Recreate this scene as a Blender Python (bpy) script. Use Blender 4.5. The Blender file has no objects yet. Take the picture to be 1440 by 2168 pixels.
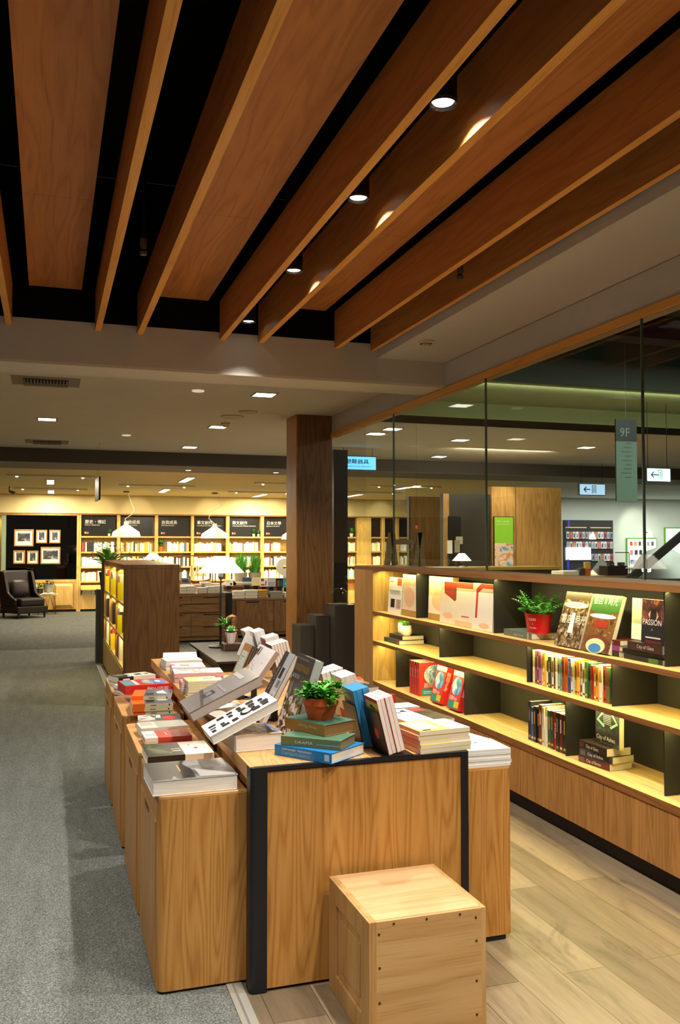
import bpy, math, random
import numpy as np
from mathutils import Matrix, Vector, Euler
random.seed(7)
SC = bpy.context.scene
COL = SC.collection
PI = math.pi
R = math.radians

# ------------------------------------------------------------------ camera
CAM = (0.0, 0.0, 1.6)
PITCH, YAW, FPX = 2.195, 18.164, 1882.6
cd = bpy.data.cameras.new('camera')
cam = bpy.data.objects.new('camera', cd)
COL.objects.link(cam)
cd.sensor_fit = 'HORIZONTAL'
cd.sensor_width = 36.0
cd.lens = FPX / 1440.0 * 36.0
cd.clip_start = 0.05
cd.clip_end = 200
cam.location = CAM
cam.rotation_euler = (R(90 + PITCH), 0, R(-YAW))
SC.camera = cam
# ------------------------------------------------------------------ view, world
SC.view_settings.view_transform = 'Standard'
SC.view_settings.look = 'None'
SC.view_settings.gamma = 1
SC.view_settings.use_curve_mapping = False
SC.view_settings.exposure = 0.52
SC.cycles.use_denoising = True
SC.cycles.max_bounces = 7
SC.cycles.diffuse_bounces = 4
SC.cycles.glossy_bounces = 4
SC.cycles.transmission_bounces = 6
SC.cycles.transparent_max_bounces = 12
SC.cycles.caustics_reflective = False
SC.cycles.caustics_refractive = False
SC.cycles.sample_clamp_indirect = 4
W = bpy.data.worlds.new('world')
SC.world = W
W.use_nodes = True
W.node_tree.nodes['Background'].inputs[0].default_value = (1.0, 0.80, 0.55, 1)
W.node_tree.nodes['Background'].inputs[1].default_value = 0.08
# ------------------------------------------------------------------ light levels
WARM, NEUT, YEL = (1.0, .86, .63), (1.0, .945, .87), (1.0, .845, .32)
E_TRACK = 110.0      # ceiling spots over the table
E_SHELF = 2.9       # watts per metre of shelf strip
E_BACK = 3.2        # watts per metre of bookcase strip
E_FAR = 80.0        # lamps in the ceiling of the rear hall
E_SHOP = 140.0
E_MID = 60.0

def srgb(h):
    h = h.lstrip('#')
    v = [int(h[i:i + 2], 16) / 255 for i in (0, 2, 4)]
    return tuple((c / 12.92 if c <= .04045 else ((c + .055) / 1.055) ** 2.4) for c in v)

def area(name, loc, sx, sy, power, col, rot=(0, 0, 0)):
    l = bpy.data.lights.new(name, 'AREA')
    l.shape = 'RECTANGLE'
    l.size, l.size_y, l.energy, l.color = sx, sy, power, col
    o = bpy.data.objects.new(name, l)
    o.location, o.rotation_euler = loc, rot
    COL.objects.link(o)
    return o

def spot(name, loc, power, col, angle=70, blend=.5, target=None, rad=.03):
    l = bpy.data.lights.new(name, 'SPOT')
    l.energy, l.color, l.spot_size, l.spot_blend, l.shadow_soft_size = power, col, R(angle), blend, rad
    o = bpy.data.objects.new(name, l)
    o.location = loc
    if target:
        o.rotation_euler = (Vector(target) - Vector(loc)).to_track_quat('-Z', 'Y').to_euler()
    COL.objects.link(o)
    return o

# shelf strips of the long low bookcase
for z_ in (1.380, 0.995, 0.738):
    area('shelf_strip_light', (2.80, 4.6, z_), .02, 5.5, E_SHELF * 5.5, YEL, (0, R(-12), 0))
# rear bookcase strips
for z_ in (2.36, 1.795, 1.424, 1.052, .70):
    area('bookcase_strip_light', (4.8, 22.45, z_), 8.1, .03, E_BACK * 8.1, YEL, (R(-10), 0, 0))
for z_ in (1.335, .975, .635):
    area('island_strip_light', (.775, 10.75, z_), .02, 3.1, 4.5, YEL, (0, R(-10), 0))

# ------------------------------------------------------------------ pixel helpers (a ray through a point of the 1440x2168 frame)
CM = cam.rotation_euler.to_matrix()
def ray(px, py):
    return CM @ Vector((px - 720, 1084 - py, -FPX))
def onZ(px, py, z):
    d = ray(px, py); t = (z - CAM[2]) / d.z
    return Vector((d.x * t, d.y * t, z))
def onY(px, py, y):
    d = ray(px, py); t = y / d.y
    return Vector((d.x * t, y, CAM[2] + d.z * t))
def onX(px, py, x):
    d = ray(px, py); t = x / d.x
    return Vector((x, d.y * t, CAM[2] + d.z * t))

# ------------------------------------------------------------------ materials
MATS = {}
def M(c, rough=.55, metal=0.0, emit=0.0, spec=.4):
    k = (c, rough, metal, emit, spec)
    if k in MATS: return MATS[k]
    m = bpy.data.materials.new('paint_' + c.lstrip('#'))
    m.use_nodes = True
    b = m.node_tree.nodes['Principled BSDF']
    b.inputs['Base Color'].default_value = (*srgb(c), 1)
    b.inputs['Roughness'].default_value = rough
    b.inputs['Metallic'].default_value = metal
    b.inputs['Specular IOR Level'].default_value = spec
    if emit:
        b.inputs['Emission Color'].default_value = (*srgb(c), 1)
        b.inputs['Emission Strength'].default_value = emit
    MATS[k] = m
    return m

class NT:
    def __init__(s, name, rough=.5, spec=.4):
        s.m = bpy.data.materials.new(name); s.m.use_nodes = True
        s.t = s.m.node_tree; s.n = s.t.nodes; s.b = s.n['Principled BSDF']
        s.b.inputs['Roughness'].default_value = rough
        s.b.inputs['Specular IOR Level'].default_value = spec
    def node(s, typ, **kw):
        x = s.n.new(typ)
        for k, v in kw.items(): setattr(x, k, v)
        return x
    def ln(s, a, b): s.t.links.new(a, b)
    def coords(s, scale, kind='Object', rot=(0, 0, 0)):
        tc = s.node('ShaderNodeTexCoord'); mp = s.node('ShaderNodeMapping')
        mp.inputs['Scale'].default_value = scale
        mp.inputs['Rotation'].default_value = rot
        s.ln(tc.outputs[kind], mp.inputs['Vector'])
        return mp.outputs[0]
    def noise(s, vec, scale, detail=4, rough=.55, dist=0):
        x = s.node('ShaderNodeTexNoise')
        x.inputs['Scale'].default_value = scale; x.inputs['Detail'].default_value = detail
        x.inputs['Roughness'].default_value = rough; x.inputs['Distortion'].default_value = dist
        s.ln(vec, x.inputs['Vector']); return x.outputs[0]
    def ramp(s, fac, stops, interp='LINEAR'):
        x = s.node('ShaderNodeValToRGB'); cr = x.color_ramp; cr.interpolation = interp
        while len(cr.elements) < len(stops): cr.elements.new(.5)
        for e, (p, c) in zip(cr.elements, stops):
            e.position = p; e.color = (*srgb(c), 1) if isinstance(c, str) else (c, c, c, 1)
        s.ln(fac, x.inputs[0]); return x.outputs[0]
    def math(s, op, a, b=None):
        x = s.node('ShaderNodeMath', operation=op)
        for i, v in enumerate((a, b)):
            if v is None: continue
            if isinstance(v, (int, float)): x.inputs[i].default_value = v
            else: s.ln(v, x.inputs[i])
        return x.outputs[0]
    def mix(s, fac, a, b, mode='MIX'):
        x = s.node('ShaderNodeMix', data_type='RGBA', blend_type=mode)
        if isinstance(fac, (int, float)): x.inputs['Factor'].default_value = fac
        else: s.ln(fac, x.inputs['Factor'])
        for nm, v in ((6, a), (7, b)):
            if isinstance(v, str): x.inputs[nm].default_value = (*srgb(v), 1)
            else: s.ln(v, x.inputs[nm])
        return x.outputs[2]
    def bump(s, h, strength=.2, dist=.01):
        x = s.node('ShaderNodeBump'); x.inputs['Strength'].default_value = strength; x.inputs['Distance'].default_value = dist
        s.ln(h, x.inputs['Height']); s.ln(x.outputs[0], s.b.inputs['Normal'])
    def color(s, c): s.ln(c, s.b.inputs['Base Color'])

def wood(name, dark, mid, light, axis='z', rough=.42, rings=13, seams=0, cross=1.0):
    """veneer: contour rings of a stretched noise plus fine fibres; axis is the grain direction"""
    k = NT(name, rough)
    st = {'x': (.085, 1, 1), 'y': (1, .085, 1), 'z': (1, 1, .085)}[axis]
    v = k.coords(tuple(a * cross for a in st))
    n = k.noise(v, 7.5, 2, .45, .22)
    ring = k.math('MULTIPLY', k.math('ADD', k.math('SINE', k.math('MULTIPLY', n, rings * 1.25 * 6.28)), 1.0), .5)
    fs = {'x': (.03, 1, 1), 'y': (1, .03, 1), 'z': (1, 1, .03)}[axis]
    fib = k.noise(k.coords(fs), 130, 3, .6)
    broad = k.noise(k.coords(tuple(a * 1.0 for a in fs)), 9, 2, .5)
    base = k.ramp(ring, [(0, dark), (.22, mid), (1, light)])
    c = k.mix(k.math('MULTIPLY', fib, .9), base, mid)
    tone = k.ramp(broad, [(.3, .90), (.7, 1.06)])
    c = k.mix(1.0, c, tone, 'MULTIPLY')
    dk = k.ramp(fib, [(.30, .62), (.48, 1.0)])
    c = k.mix(.55, c, dk, 'MULTIPLY')
    k.color(c)
    k.bump(fib, .06, .004)
    return k.m

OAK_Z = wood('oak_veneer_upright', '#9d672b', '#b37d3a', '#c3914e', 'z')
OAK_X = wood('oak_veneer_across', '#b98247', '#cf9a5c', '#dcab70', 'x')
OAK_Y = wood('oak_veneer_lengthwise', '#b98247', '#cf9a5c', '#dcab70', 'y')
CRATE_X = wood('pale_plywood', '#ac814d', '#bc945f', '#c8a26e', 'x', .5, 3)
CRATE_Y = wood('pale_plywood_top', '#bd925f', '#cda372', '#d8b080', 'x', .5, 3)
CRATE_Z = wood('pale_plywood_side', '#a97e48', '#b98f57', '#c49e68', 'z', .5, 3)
BROWN_Z = wood('walnut_panel', '#5f3d20', '#74502c', '#855f38', 'z', .45, 8)
SHELF_Y = wood('ash_shelf', '#b39056', '#c8a76a', '#d2b47a', 'y', .45, 9)
SHELFDOOR = wood('oak_door', '#8f6130', '#a5743c', '#b4854a', 'z', .45, 11)
BEAM_Y = wood('cherry_beam', '#b3713a', '#c27f40', '#cd8d4c', 'y', .5, 6)
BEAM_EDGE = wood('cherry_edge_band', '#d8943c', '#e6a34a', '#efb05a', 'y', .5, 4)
PANEL_Y = wood('cherry_ceiling_board', '#a86a38', '#ba7a42', '#c8884e', 'y', .5, 6)
BACK_Z = wood('yellow_oak', '#b98f4a', '#cba45c', '#d6b36c', 'z', .5, 7)
DARKOAK_X = wood('smoked_oak', '#6a4a2a', '#7b5833', '#8a663d', 'x', .5, 8)
BLACKM = M('#17171a', .38)
BLACKD = M('#0e0e0f', .6)
CHAR = M('#45433d', .5)
PAPER = M('#e6e0d2', .8)
PAPERW = M('#f0ece4', .8)

def pagemat():
    k = NT('page_edges', .85, .2)
    n = k.noise(k.coords((2, 2, 260)), 3, 2, .6)
    k.color(k.ramp(n, [(.3, '#cfc8b8'), (.7, '#f1ece0')])); return k.m
PAGES = pagemat()

def carpetmat(name, a, b, c):
    k = NT(name, .95, .1)
    v = k.coords((1, 1, 1))
    n1 = k.noise(v, 170, 3, .8); n2 = k.noise(k.coords((3, .5, 1)), 4, 3, .6)
    col = k.ramp(n1, [(.30, a), (.52, b), (.72, c)])
    col = k.mix(1.0, col, k.ramp(n2, [(.3, .86), (.7, 1.1)]), 'MULTIPLY')
    k.color(col); k.bump(n1, .5, .006); return k.m
CARPET = carpetmat('grey_carpet', '#343733', '#70736d', '#abaea6')
CARPETF = carpetmat('dark_carpet', '#313232', '#555754', '#757770')

def floormat():
    k = NT('oak_plank_floor', .38)
    v = k.coords((1, 1, 1), rot=(0, 0, R(90)))
    br = k.node('ShaderNodeTexBrick')
    k.ln(v, br.inputs['Vector'])
    br.inputs['Scale'].default_value = 1.0
    br.inputs['Mortar Size'].default_value = .0016
    br.inputs['Brick Width'].default_value = 1.25
    br.inputs['Row Height'].default_value = .185
    br.inputs['Color1'].default_value = (*srgb('#6b5c47'), 1)
    br.inputs['Color2'].default_value = (*srgb('#8d7c62'), 1)
    br.inputs['Mortar'].default_value = (*srgb('#4a3d2e'), 1)
    br.offset = .37
    g = k.noise(k.coords((1.2, .14, 1)), 7, 6, .7, 1.6)
    f = k.noise(k.coords((1, .05, 1)), 60, 3, .6)
    spots = k.noise(k.coords((1, .45, 1)), 4.5, 4, .7, .6)
    c = k.mix(.95, br.outputs[0], k.ramp(g, [(.28, .50), (.46, .86), (.7, 1.15)]), 'MULTIPLY')
    c = k.mix(.4, c, k.ramp(f, [(.3, .75), (.6, 1.1)]), 'MULTIPLY')
    c = k.mix(.8, c, k.ramp(spots, [(.28, .38), (.40, 1.0)]), 'MULTIPLY')
    k.color(c); k.bump(f, .08, .003)
    return k.m
PLANKS = floormat()

EDGE_Y = wood('shelf_edge_band', '#75491f', '#875729', '#936234', 'y', .5, 6)
def plaster(name, c, var=.04):
    k = NT(name, .9, .15)
    n = k.noise(k.coords((1, 1, 1)), 2.2, 3, .5)
    k.color(k.mix(1.0, k.ramp(n, [(0, c), (1, c)]), k.ramp(n, [(.3, 1 - var), (.7, 1.0)]), 'MULTIPLY')); return k.m
P_GREY = plaster('warm_grey_paint', '#c4bfb8')
P_CEIL = plaster('ceiling_paint', '#dad3c5')
P_DARK = plaster('unlit_bulkhead_tone', '#5c5752')  # shade of the unlit bulkhead face is put into this colour
P_CREAM = plaster('cream_paint', '#dfcc92')
P_GREEN = plaster('green_light_paint', '#a3ad7c')  # green of the light in the coffer is put into its paint
P_DGREEN = plaster('dark_green_light_paint', '#56635a')  # higher coffer ceiling, the same green light put into its colour
P_VOID = plaster('void_paint', '#060606')
P_WHITE = plaster('shop_white_paint', '#cdd2c8')

def glassmat():
    m = bpy.data.materials.new('clear_pane'); m.use_nodes = True
    t = m.node_tree; n = t.nodes; n.remove(n['Principled BSDF'])
    out = n['Material Output']
    tr = n.new('ShaderNodeBsdfTransparent'); tr.inputs[0].default_value = (.90, .93, .90, 1)
    gl = n.new('ShaderNodeBsdfGlossy'); gl.inputs['Roughness'].default_value = .0
    lw = n.new('ShaderNodeLayerWeight'); lw.inputs[0].default_value = .5
    pw = n.new('ShaderNodeMath'); pw.operation = 'POWER'; pw.inputs[1].default_value = 5
    ma = n.new('ShaderNodeMath'); ma.operation = 'MULTIPLY_ADD'; ma.inputs[1].default_value = .6; ma.inputs[2].default_value = .045
    t.links.new(lw.outputs['Facing'], pw.inputs[0]); t.links.new(pw.outputs[0], ma.inputs[0])
    mx = n.new('ShaderNodeMixShader')
    t.links.new(ma.outputs[0], mx.inputs[0]); t.links.new(tr.outputs[0], mx.inputs[1]); t.links.new(gl.outputs[0], mx.inputs[2])
    t.links.new(mx.outputs[0], out.inputs[0]); return m
GLASS = glassmat()

def photomat(name, stops, scale=4, dist=1.0, stretch=(1, 1, 1), rough=.35):
    k = NT(name, rough)
    n = k.noise(k.coords(stretch, 'Generated'), scale, 5, .65, dist)
    k.color(k.ramp(n, stops)); return k.m
def cellmat(name, stops, scale=8, stretch=(1, 1, 1), rough=.35):
    k = NT(name, rough)
    v = k.node('ShaderNodeTexVoronoi'); v.inputs['Scale'].default_value = scale
    k.ln(k.coords(stretch, 'Generated'), v.inputs['Vector'])
    sp = k.node('ShaderNodeSeparateColor'); k.ln(v.outputs['Color'], sp.inputs[0])
    k.color(k.ramp(sp.outputs[0], stops, 'CONSTANT')); return k.m

# ------------------------------------------------------------------ mesh builder
class MB:
    def __init__(s): s.v = []; s.f = []; s.mi = []; s.mats = []
    def slot(s, m):
        if m not in s.mats: s.mats.append(m)
        return s.mats.index(m)
    def add(s, vs, fs, m=None, T=None):
        o = len(s.v); i = s.slot(m)
        s.v += [tuple(T @ Vector(p)) if T else tuple(p) for p in vs]
        for f in fs: s.f.append(tuple(o + j for j in f)); s.mi.append(i)
    def box(s, x0, x1, y0, y1, z0, z1, m=None, T=None):
        s.add([(x0, y0, z0), (x1, y0, z0), (x1, y1, z0), (x0, y1, z0), (x0, y0, z1), (x1, y0, z1), (x1, y1, z1), (x0, y1, z1)],
              [(3, 2, 1, 0), (4, 5, 6, 7), (0, 1, 5, 4), (1, 2, 6, 5), (2, 3, 7, 6), (3, 0, 4, 7)], m, T)
    def prism(s, pts, z0, z1, m=None, T=None):
        n = len(pts)
        s.add([(x, y, z0) for x, y in pts] + [(x, y, z1) for x, y in pts],
              [tuple(range(n - 1, -1, -1)), tuple(range(n, 2 * n))] + [(i, (i + 1) % n, n + (i + 1) % n, n + i) for i in range(n)], m, T)
    def tube(s, p0, p1, r0, r1=None, n=12, m=None, caps=True):
        r1 = r0 if r1 is None else r1
        a, b = Vector(p0), Vector(p1); d = (b - a)
        q = d.to_track_quat('Z', 'Y').to_matrix()
        vs = []
        for c, r in ((a, r0), (b, r1)):
            for i in range(n):
                t = 2 * PI * i / n; vs.append(tuple(c + q @ Vector((r * math.cos(t), r * math.sin(t), 0))))
        fs = [(i, (i + 1) % n, n + (i + 1) % n, n + i) for i in range(n)]
        if caps: fs += [tuple(range(n - 1, -1, -1)), tuple(range(n, 2 * n))]
        s.add(vs, fs, m)
    def path(s, pts, r, n=8, m=None):
        for a, b in zip(pts, pts[1:]): s.tube(a, b, r, r, n, m)
    def lathe(s, prof, c=(0, 0, 0), n=28, m=None, T=None, wob=None):
        vs, fs = [], []
        for (r, z) in prof:
            for i in range(n):
                t = 2 * PI * i / n; rr = r * (wob(t) if wob else 1)
                vs.append((c[0] + rr * math.cos(t), c[1] + rr * math.sin(t), c[2] + z))
        for j in range(len(prof) - 1):
            for i in range(n):
                fs.append((j * n + i, j * n + (i + 1) % n, (j + 1) * n + (i + 1) % n, (j + 1) * n + i))
        s.add(vs, fs, m, T)
    def disc(s, c, r, m=None, n=20, T=None, rx=1, ry=1):
        s.add([(c[0] + r * rx * math.cos(2 * PI * i / n), c[1] + r * ry * math.sin(2 * PI * i / n), c[2]) for i in range(n)], [tuple(range(n))], m, T)
    def build(s, name, parent=None, bevel=0, smooth=False, seg=2):
        me = bpy.data.meshes.new(name)
        me.from_pydata(s.v, [], s.f)
        for m in s.mats: me.materials.append(m)
        me.polygons.foreach_set('material_index', s.mi)
        if smooth: me.polygons.foreach_set('use_smooth', [True] * len(s.f))
        me.update()
        o = bpy.data.objects.new(name, me); COL.objects.link(o)
        if parent: o.parent = parent
        if bevel:
            b = o.modifiers.new('bevel', 'BEVEL'); b.width = bevel; b.segments = seg; b.limit_method = 'ANGLE'; b.angle_limit = R(40)
        if smooth:
            e = o.modifiers.new('split', 'EDGE_SPLIT'); e.split_angle = R(45)
        return o

def bx(name, x0, x1, y0, y1, z0, z1, m, parent=None, bevel=0):
    b = MB(); b.box(x0, x1, y0, y1, z0, z1, m); return b.build(name, parent, bevel)
def tag(o, label, cat, group=None, kind=None):
    o['label'] = label; o['category'] = cat
    if group: o['group'] = group
    if kind: o['kind'] = kind
    return o
def struct(o): o['kind'] = 'structure'; return o
def root(name, label, cat, loc=(0, 0, 0), rz=0, group=None, mat=None):
    o = bpy.data.objects.new(name, None); COL.objects.link(o); o.empty_display_size = .05
    if mat is not None: o.matrix_world = mat
    else: o.location = loc; o.rotation_euler = (0, 0, rz)
    return tag(o, label, cat, group)
def frame(o, xd, yd):
    x = Vector(xd).normalized(); y = Vector(yd).normalized(); z = x.cross(y)
    m = Matrix((x, y, z)).transposed().to_4x4(); m.translation = Vector(o); return m
def rrect(x0, x1, y0, y1, r, corners=(1, 1, 1, 1), n=6):
    pts = []
    for k, (cx, cy, a) in enumerate(((x0 + r, y0 + r, 180), (x1 - r, y0 + r, 270), (x1 - r, y1 - r, 0), (x0 + r, y1 - r, 90))):
        if corners[k]:
            for i in range(n + 1):
                t = R(a + 90 * i / n); pts.append((cx + r * math.cos(t), cy + r * math.sin(t)))
        else: pts.append(((x0, y0), (x1, y0), (x1, y1), (x0, y1))[k])
    return pts
TXT = {}
def text(s, size, m, parent, T, name='lettering', align='LEFT', ext=.0004, sx=1.0, bold=0.0):
    key = (s, align)
    if key not in TXT:
        c = bpy.data.curves.new('t', 'FONT'); c.body = s; c.size = 1; c.align_x = align; c.resolution_u = 2
        c.offset = bold
        o = bpy.data.objects.new('t', c); COL.objects.link(o)
        TXT[key] = bpy.data.meshes.new_from_object(o.evaluated_get(bpy.context.evaluated_depsgraph_get()))
        bpy.data.objects.remove(o); bpy.data.curves.remove(c)
    me = TXT[key].copy(); me.name = name
    me.transform(T @ Matrix.Diagonal((size * sx, size, size, 1)))
    me.materials.clear(); me.materials.append(m)
    o = bpy.data.objects.new(name, me); COL.objects.link(o)
    if parent: o.parent = parent
    return o
def Tr(x, y, z): return Matrix.Translation((x, y, z))
FACE_NY = Matrix.Rotation(R(90), 4, 'X')                       # text upright, read from -y
FACE_NX = Matrix.Rotation(R(-90), 4, 'Z') @ FACE_NY            # text upright, read from -x
ORD = 'first second third fourth fifth sixth seventh eighth ninth tenth eleventh twelfth thirteenth fourteenth fifteenth sixteenth seventeenth eighteenth nineteenth twentieth'.split()
TENS = {2: 'twenty', 3: 'thirty'}
def nth(i):
    i += 1
    if i <= 20: return ORD[i - 1]
    if i == 30: return 'thirtieth'
    return TENS[i // 10] + '-' + ORD[i % 10 - 1]

# ================================================================== SETTING
struct(bx('floor_carpet', -5, .635, -3, 14.6, -.05, .002, CARPET))
struct(bx('floor_planks', .69, 3.4, -3, 12.4, -.05, 0, PLANKS))
b = MB(); b.box(.635, .69, -3, 12.4, -.05, .006, M('#b4b2a4', .4, .3)); b.box(.655, .662, -3, 12.4, .006, .0075, M('#7d7c72', .4))
struct(b.build('trim_1'))
struct(bx('floor_rear', .635, 18, 12.4, 14.6, -.05, .002, CARPET))
struct(bx('floor_rear_dark', -5, 18, 14.6, 24, -.05, .002, CARPETF))
struct(bx('floor_corridor', 3.4, 18, -3, 12.4, -.05, .001, plaster('grey_floor_tile', '#77756c')))
# black void with slatted ceiling
struct(bx('ceiling', -5, 2.448, -3, 6.515, 4.25, 4.3, P_VOID))
b = MB()
b.box(-5, 3.03, 6.515, 6.92, 2.895, 3.19, P_GREY)
b.box(-5, 3.03, 6.515, 6.70, 2.875, 2.895, P_CEIL); b.box(-5, 3.03, 6.72, 6.92, 2.88, 2.895, P_CEIL)
b.box(-5, 3.03, 6.516, 6.92, 3.19, 4.25, P_VOID)
struct(b.build('wall_soffit_front'))
b = MB(); b.box(2.448, 3.10, -3, 6.515, 3.08, 3.2, P_GREY); b.box(2.449, 2.5, -3, 6.515, 3.2, 4.25, P_VOID)
struct(b.build('ceiling_side'))
struct(bx('wall_header', 3.03, 3.10, -3, 9.62, 2.872, 3.075, P_GREY))
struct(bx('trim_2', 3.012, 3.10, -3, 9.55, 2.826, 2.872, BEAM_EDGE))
b = MB(); b.box(-5, 3.5, 6.92, 14.05, 3.07, 3.15, P_CEIL); b.box(3.5, 18, 9.72, 14.05, 3.07, 3.15, P_CEIL); b.box(3.10, 3.5, -3, 6.92, 3.07, 3.15, P_CEIL)
struct(b.build('ceiling_middle'))
b = MB(); b.box(-5, 18, 14.05, 14.4, 2.864, 3.1, P_DARK); b.box(-5, 18, 14.052, 15.25, 2.858, 2.865, M('#8b8478', .9))
struct(b.build('ceiling_bulkhead'))
struct(bx('ceiling_rear', -5, 9.3, 15.25, 23, 2.862, 2.95, P_CREAM))
struct(bx('ceiling_shop', 9.3, 18, 15.25, 23, 2.862, 2.95, P_WHITE))
# coffer beyond the glass
b = MB(); b.box(3.5, 18, 9.72, 9.8, 3.07, 3.36, P_GREEN); b.box(3.5, 18, 8.3, 9.72, 3.34, 3.4, P_GREEN); b.box(3.45, 3.5, -3, 9.72, 3.07, 3.9, P_GREEN)
b.box(3.5, 18, -3, 8.3, 3.85, 3.9, P_DGREEN); b.box(3.5, 18, 8.26, 8.3, 3.33, 3.9, P_DGREEN)
for y_ in (3.2, 5.4, 7.2): b.box(3.5, 18, y_, y_ + .25, 3.62, 3.85, M('#20241f', .8))
struct(b.build('ceiling_coffer'))
# rear and side walls
struct(bx('wall_rear', -5, 12.2, 22.98, 23.1, -.05, 2.95, P_CREAM))
struct(bx('wall_rear_upper', -5, 9.6, 22.66, 22.98, 2.40, 2.862, P_CREAM))
struct(bx('wall_shop', 12.2, 18, 20.2, 20.3, -.05, 2.95, P_WHITE))
struct(bx('wall_shop_side', 12.1, 12.2, 20.2, 23, -.05, 2.95, P_WHITE))
struct(bx('wall_left', -5.1, -5, 8, 23, -.05, 4.3, BROWN_Z))  # unseen wall, in dark wood to dim its reflection in the glass
struct(bx('wall_rear_added_panelling', -5, -2.12, 22.68, 22.98, 0, 2.39, BROWN_Z))  # unseen dark panelling added to dim reflections in the glass
struct(bx('wall_right', 18, 18.1, -3, 23, -.05, 4.3, P_WHITE))
# glass wall over the low bookcase, butt-jointed panes
ys = [9.5, 7.64, 5.813, 4.012, 2.2, .4]
for i in range(len(ys) - 1):
    w = MB(); w.box(3.026, 3.034, ys[i + 1] + .004, ys[i] - .004, 1.421, 2.826, GLASS)
    o = struct(w.build('window_%d' % (i + 1)))
    bx('window_edge', 3.022, 3.038, ys[i + 1] - .003, ys[i + 1] + .003, 1.421, 2.826, M('#5b685f', .3, .2), o)

# slatted ceiling: deep thin beams and flat boards between them
BEAMS = [(-.296, -.256, 'leftmost wooden ceiling beam, cut by the left edge of the picture'),
         (.299, .341, 'slim wooden ceiling beam just right of the first flat board'),
         (.593, .635, 'wooden ceiling beam along the left edge of the widest flat board'),
         (1.193, 1.233, 'wooden ceiling beam on the left side of the row of black downlights'),
         (1.486, 1.527, 'wooden ceiling beam on the right side of the downlights, with bright scallops of light'),
         (2.090, 2.128, 'wooden ceiling beam second from the right, left of the thin black sprinkler'),
         (2.389, 2.421, 'wooden ceiling beam farthest right, beside the plain grey ceiling strip')]
for x0, x1, lab in BEAMS:
    t = root('ceiling_beam', lab, 'ceiling beam', (x0, 0, 3.133), 0, 'deep wooden slats of the ceiling')
    bx('beam_board', 0, x1 - x0, -2.5, 4.62 - .002, 0, .29, BEAM_Y, t, .0015)
    bx('beam_board', 0, x1 - x0, 4.62, 6.513, 0, .29, BEAM_Y, t, .0015)
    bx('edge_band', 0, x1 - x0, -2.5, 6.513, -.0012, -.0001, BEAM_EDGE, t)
for x0, x1, ye, lab in ((-.149, .206, 6.3, 'flat wooden ceiling board at the left with a joint across it'),
                        (.69, 1.108, 6.3, 'widest flat wooden ceiling board, between the third and fourth beams'),
                        (1.53, 2.02, 6.3, 'flat wooden ceiling board right of the downlights, seen at a slant')):
    z0 = 3.42
    t = root('ceiling_board', lab, 'ceiling board', (x0, 0, z0), 0, 'flat boards of the slatted ceiling')
    bx('board_panel', 0, x1 - x0, -2.5, 4.797, 0, .02, PANEL_Y, t, .001)
    bx('board_panel', 0, x1 - x0, 4.80, 6.61, 0, .02, PANEL_Y, t, .001)
# downlights in the black void
for i, (y_, lab) in enumerate(((2.93, 'nearest round black downlight, highest in the picture'), (3.87, 'second round black downlight from the camera'),
                  (5.02, 'third round black downlight from the camera'), (6.27, 'farthest and smallest round black downlight, just above the grey soffit'))):
    t = root('downlight', lab, 'downlight', (1.36, y_, 3.22), 0, 'black cylinder downlights between two beams')
    c = MB(); c.lathe([(.052, .012), (.052, 1.03), (0, 1.03)], m=BLACKD); c.lathe([(.052, .012), (.050, 0), (.041, .006), (.038, .012)], m=M('#5c5c60', .25, .8)); c.build('can', t, smooth=True)
    e = MB(); e.disc((0, 0, .010), .0385, M('#fffaf0', .5, 0, 5)); e.build('bulb', t)
    spot('downlight_beam', (1.36, y_, 3.218), E_TRACK * (1.0 if i < 3 else .16), NEUT, 128 if i < 3 else 84, .4, (1.36, y_, 0), .03)
# more downlights of the same ceiling, outside the picture
for x_, y_ in ((.1, 1.1), (1.36, 1.9), (1.36, .9), (2.0, 1.6), (-1.1, 2.6), (-1.1, 4.4), (-1.1, 6.0), (-.4, .2), (2.2, .2)):
    spot('ceiling_spot_light', (x_, y_, 3.12), E_TRACK * .9, NEUT, 105, .8, (x_, y_ + .2, 0), .05)
for x_, y_, nm in ((.479, 4.93, 'small metal sprinkler head hanging between the second and third beams'), (2.33, 4.79, 'small black sprinkler pendant hanging against the right-hand beams')):
    t = root('sprinkler', nm, 'sprinkler', (x_, y_, 3.2), 0)
    c = MB(); c.tube((0, 0, .09), (0, 0, 1.0), .012, m=BLACKD); c.build('pipe', t)
    c = MB(); c.lathe([(.0, 0), (.018, 0), (.022, .015), (.012, .03), (.02, .05), (.02, .09), (0, .09)], m=M('#6b6860', .35, .7), n=12); c.build('head', t, smooth=True)
t = root('smoke_detector', 'round white smoke detector on the grey ceiling strip at right', 'smoke detector', (2.575, 5.854, 3.08))
c = MB(); c.lathe([(0, 0), (.055, 0), (.055, -.018), (.045, -.022)], m=M('#c9bfa8', .5)); c.build('base', t, smooth=True)
c = MB(); c.lathe([(.03, -.022), (.03, -.034), (.028, -.045), (0, -.047)], m=M('#c9bfa8', .5)); c.build('sensor', t, smooth=True)

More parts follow.
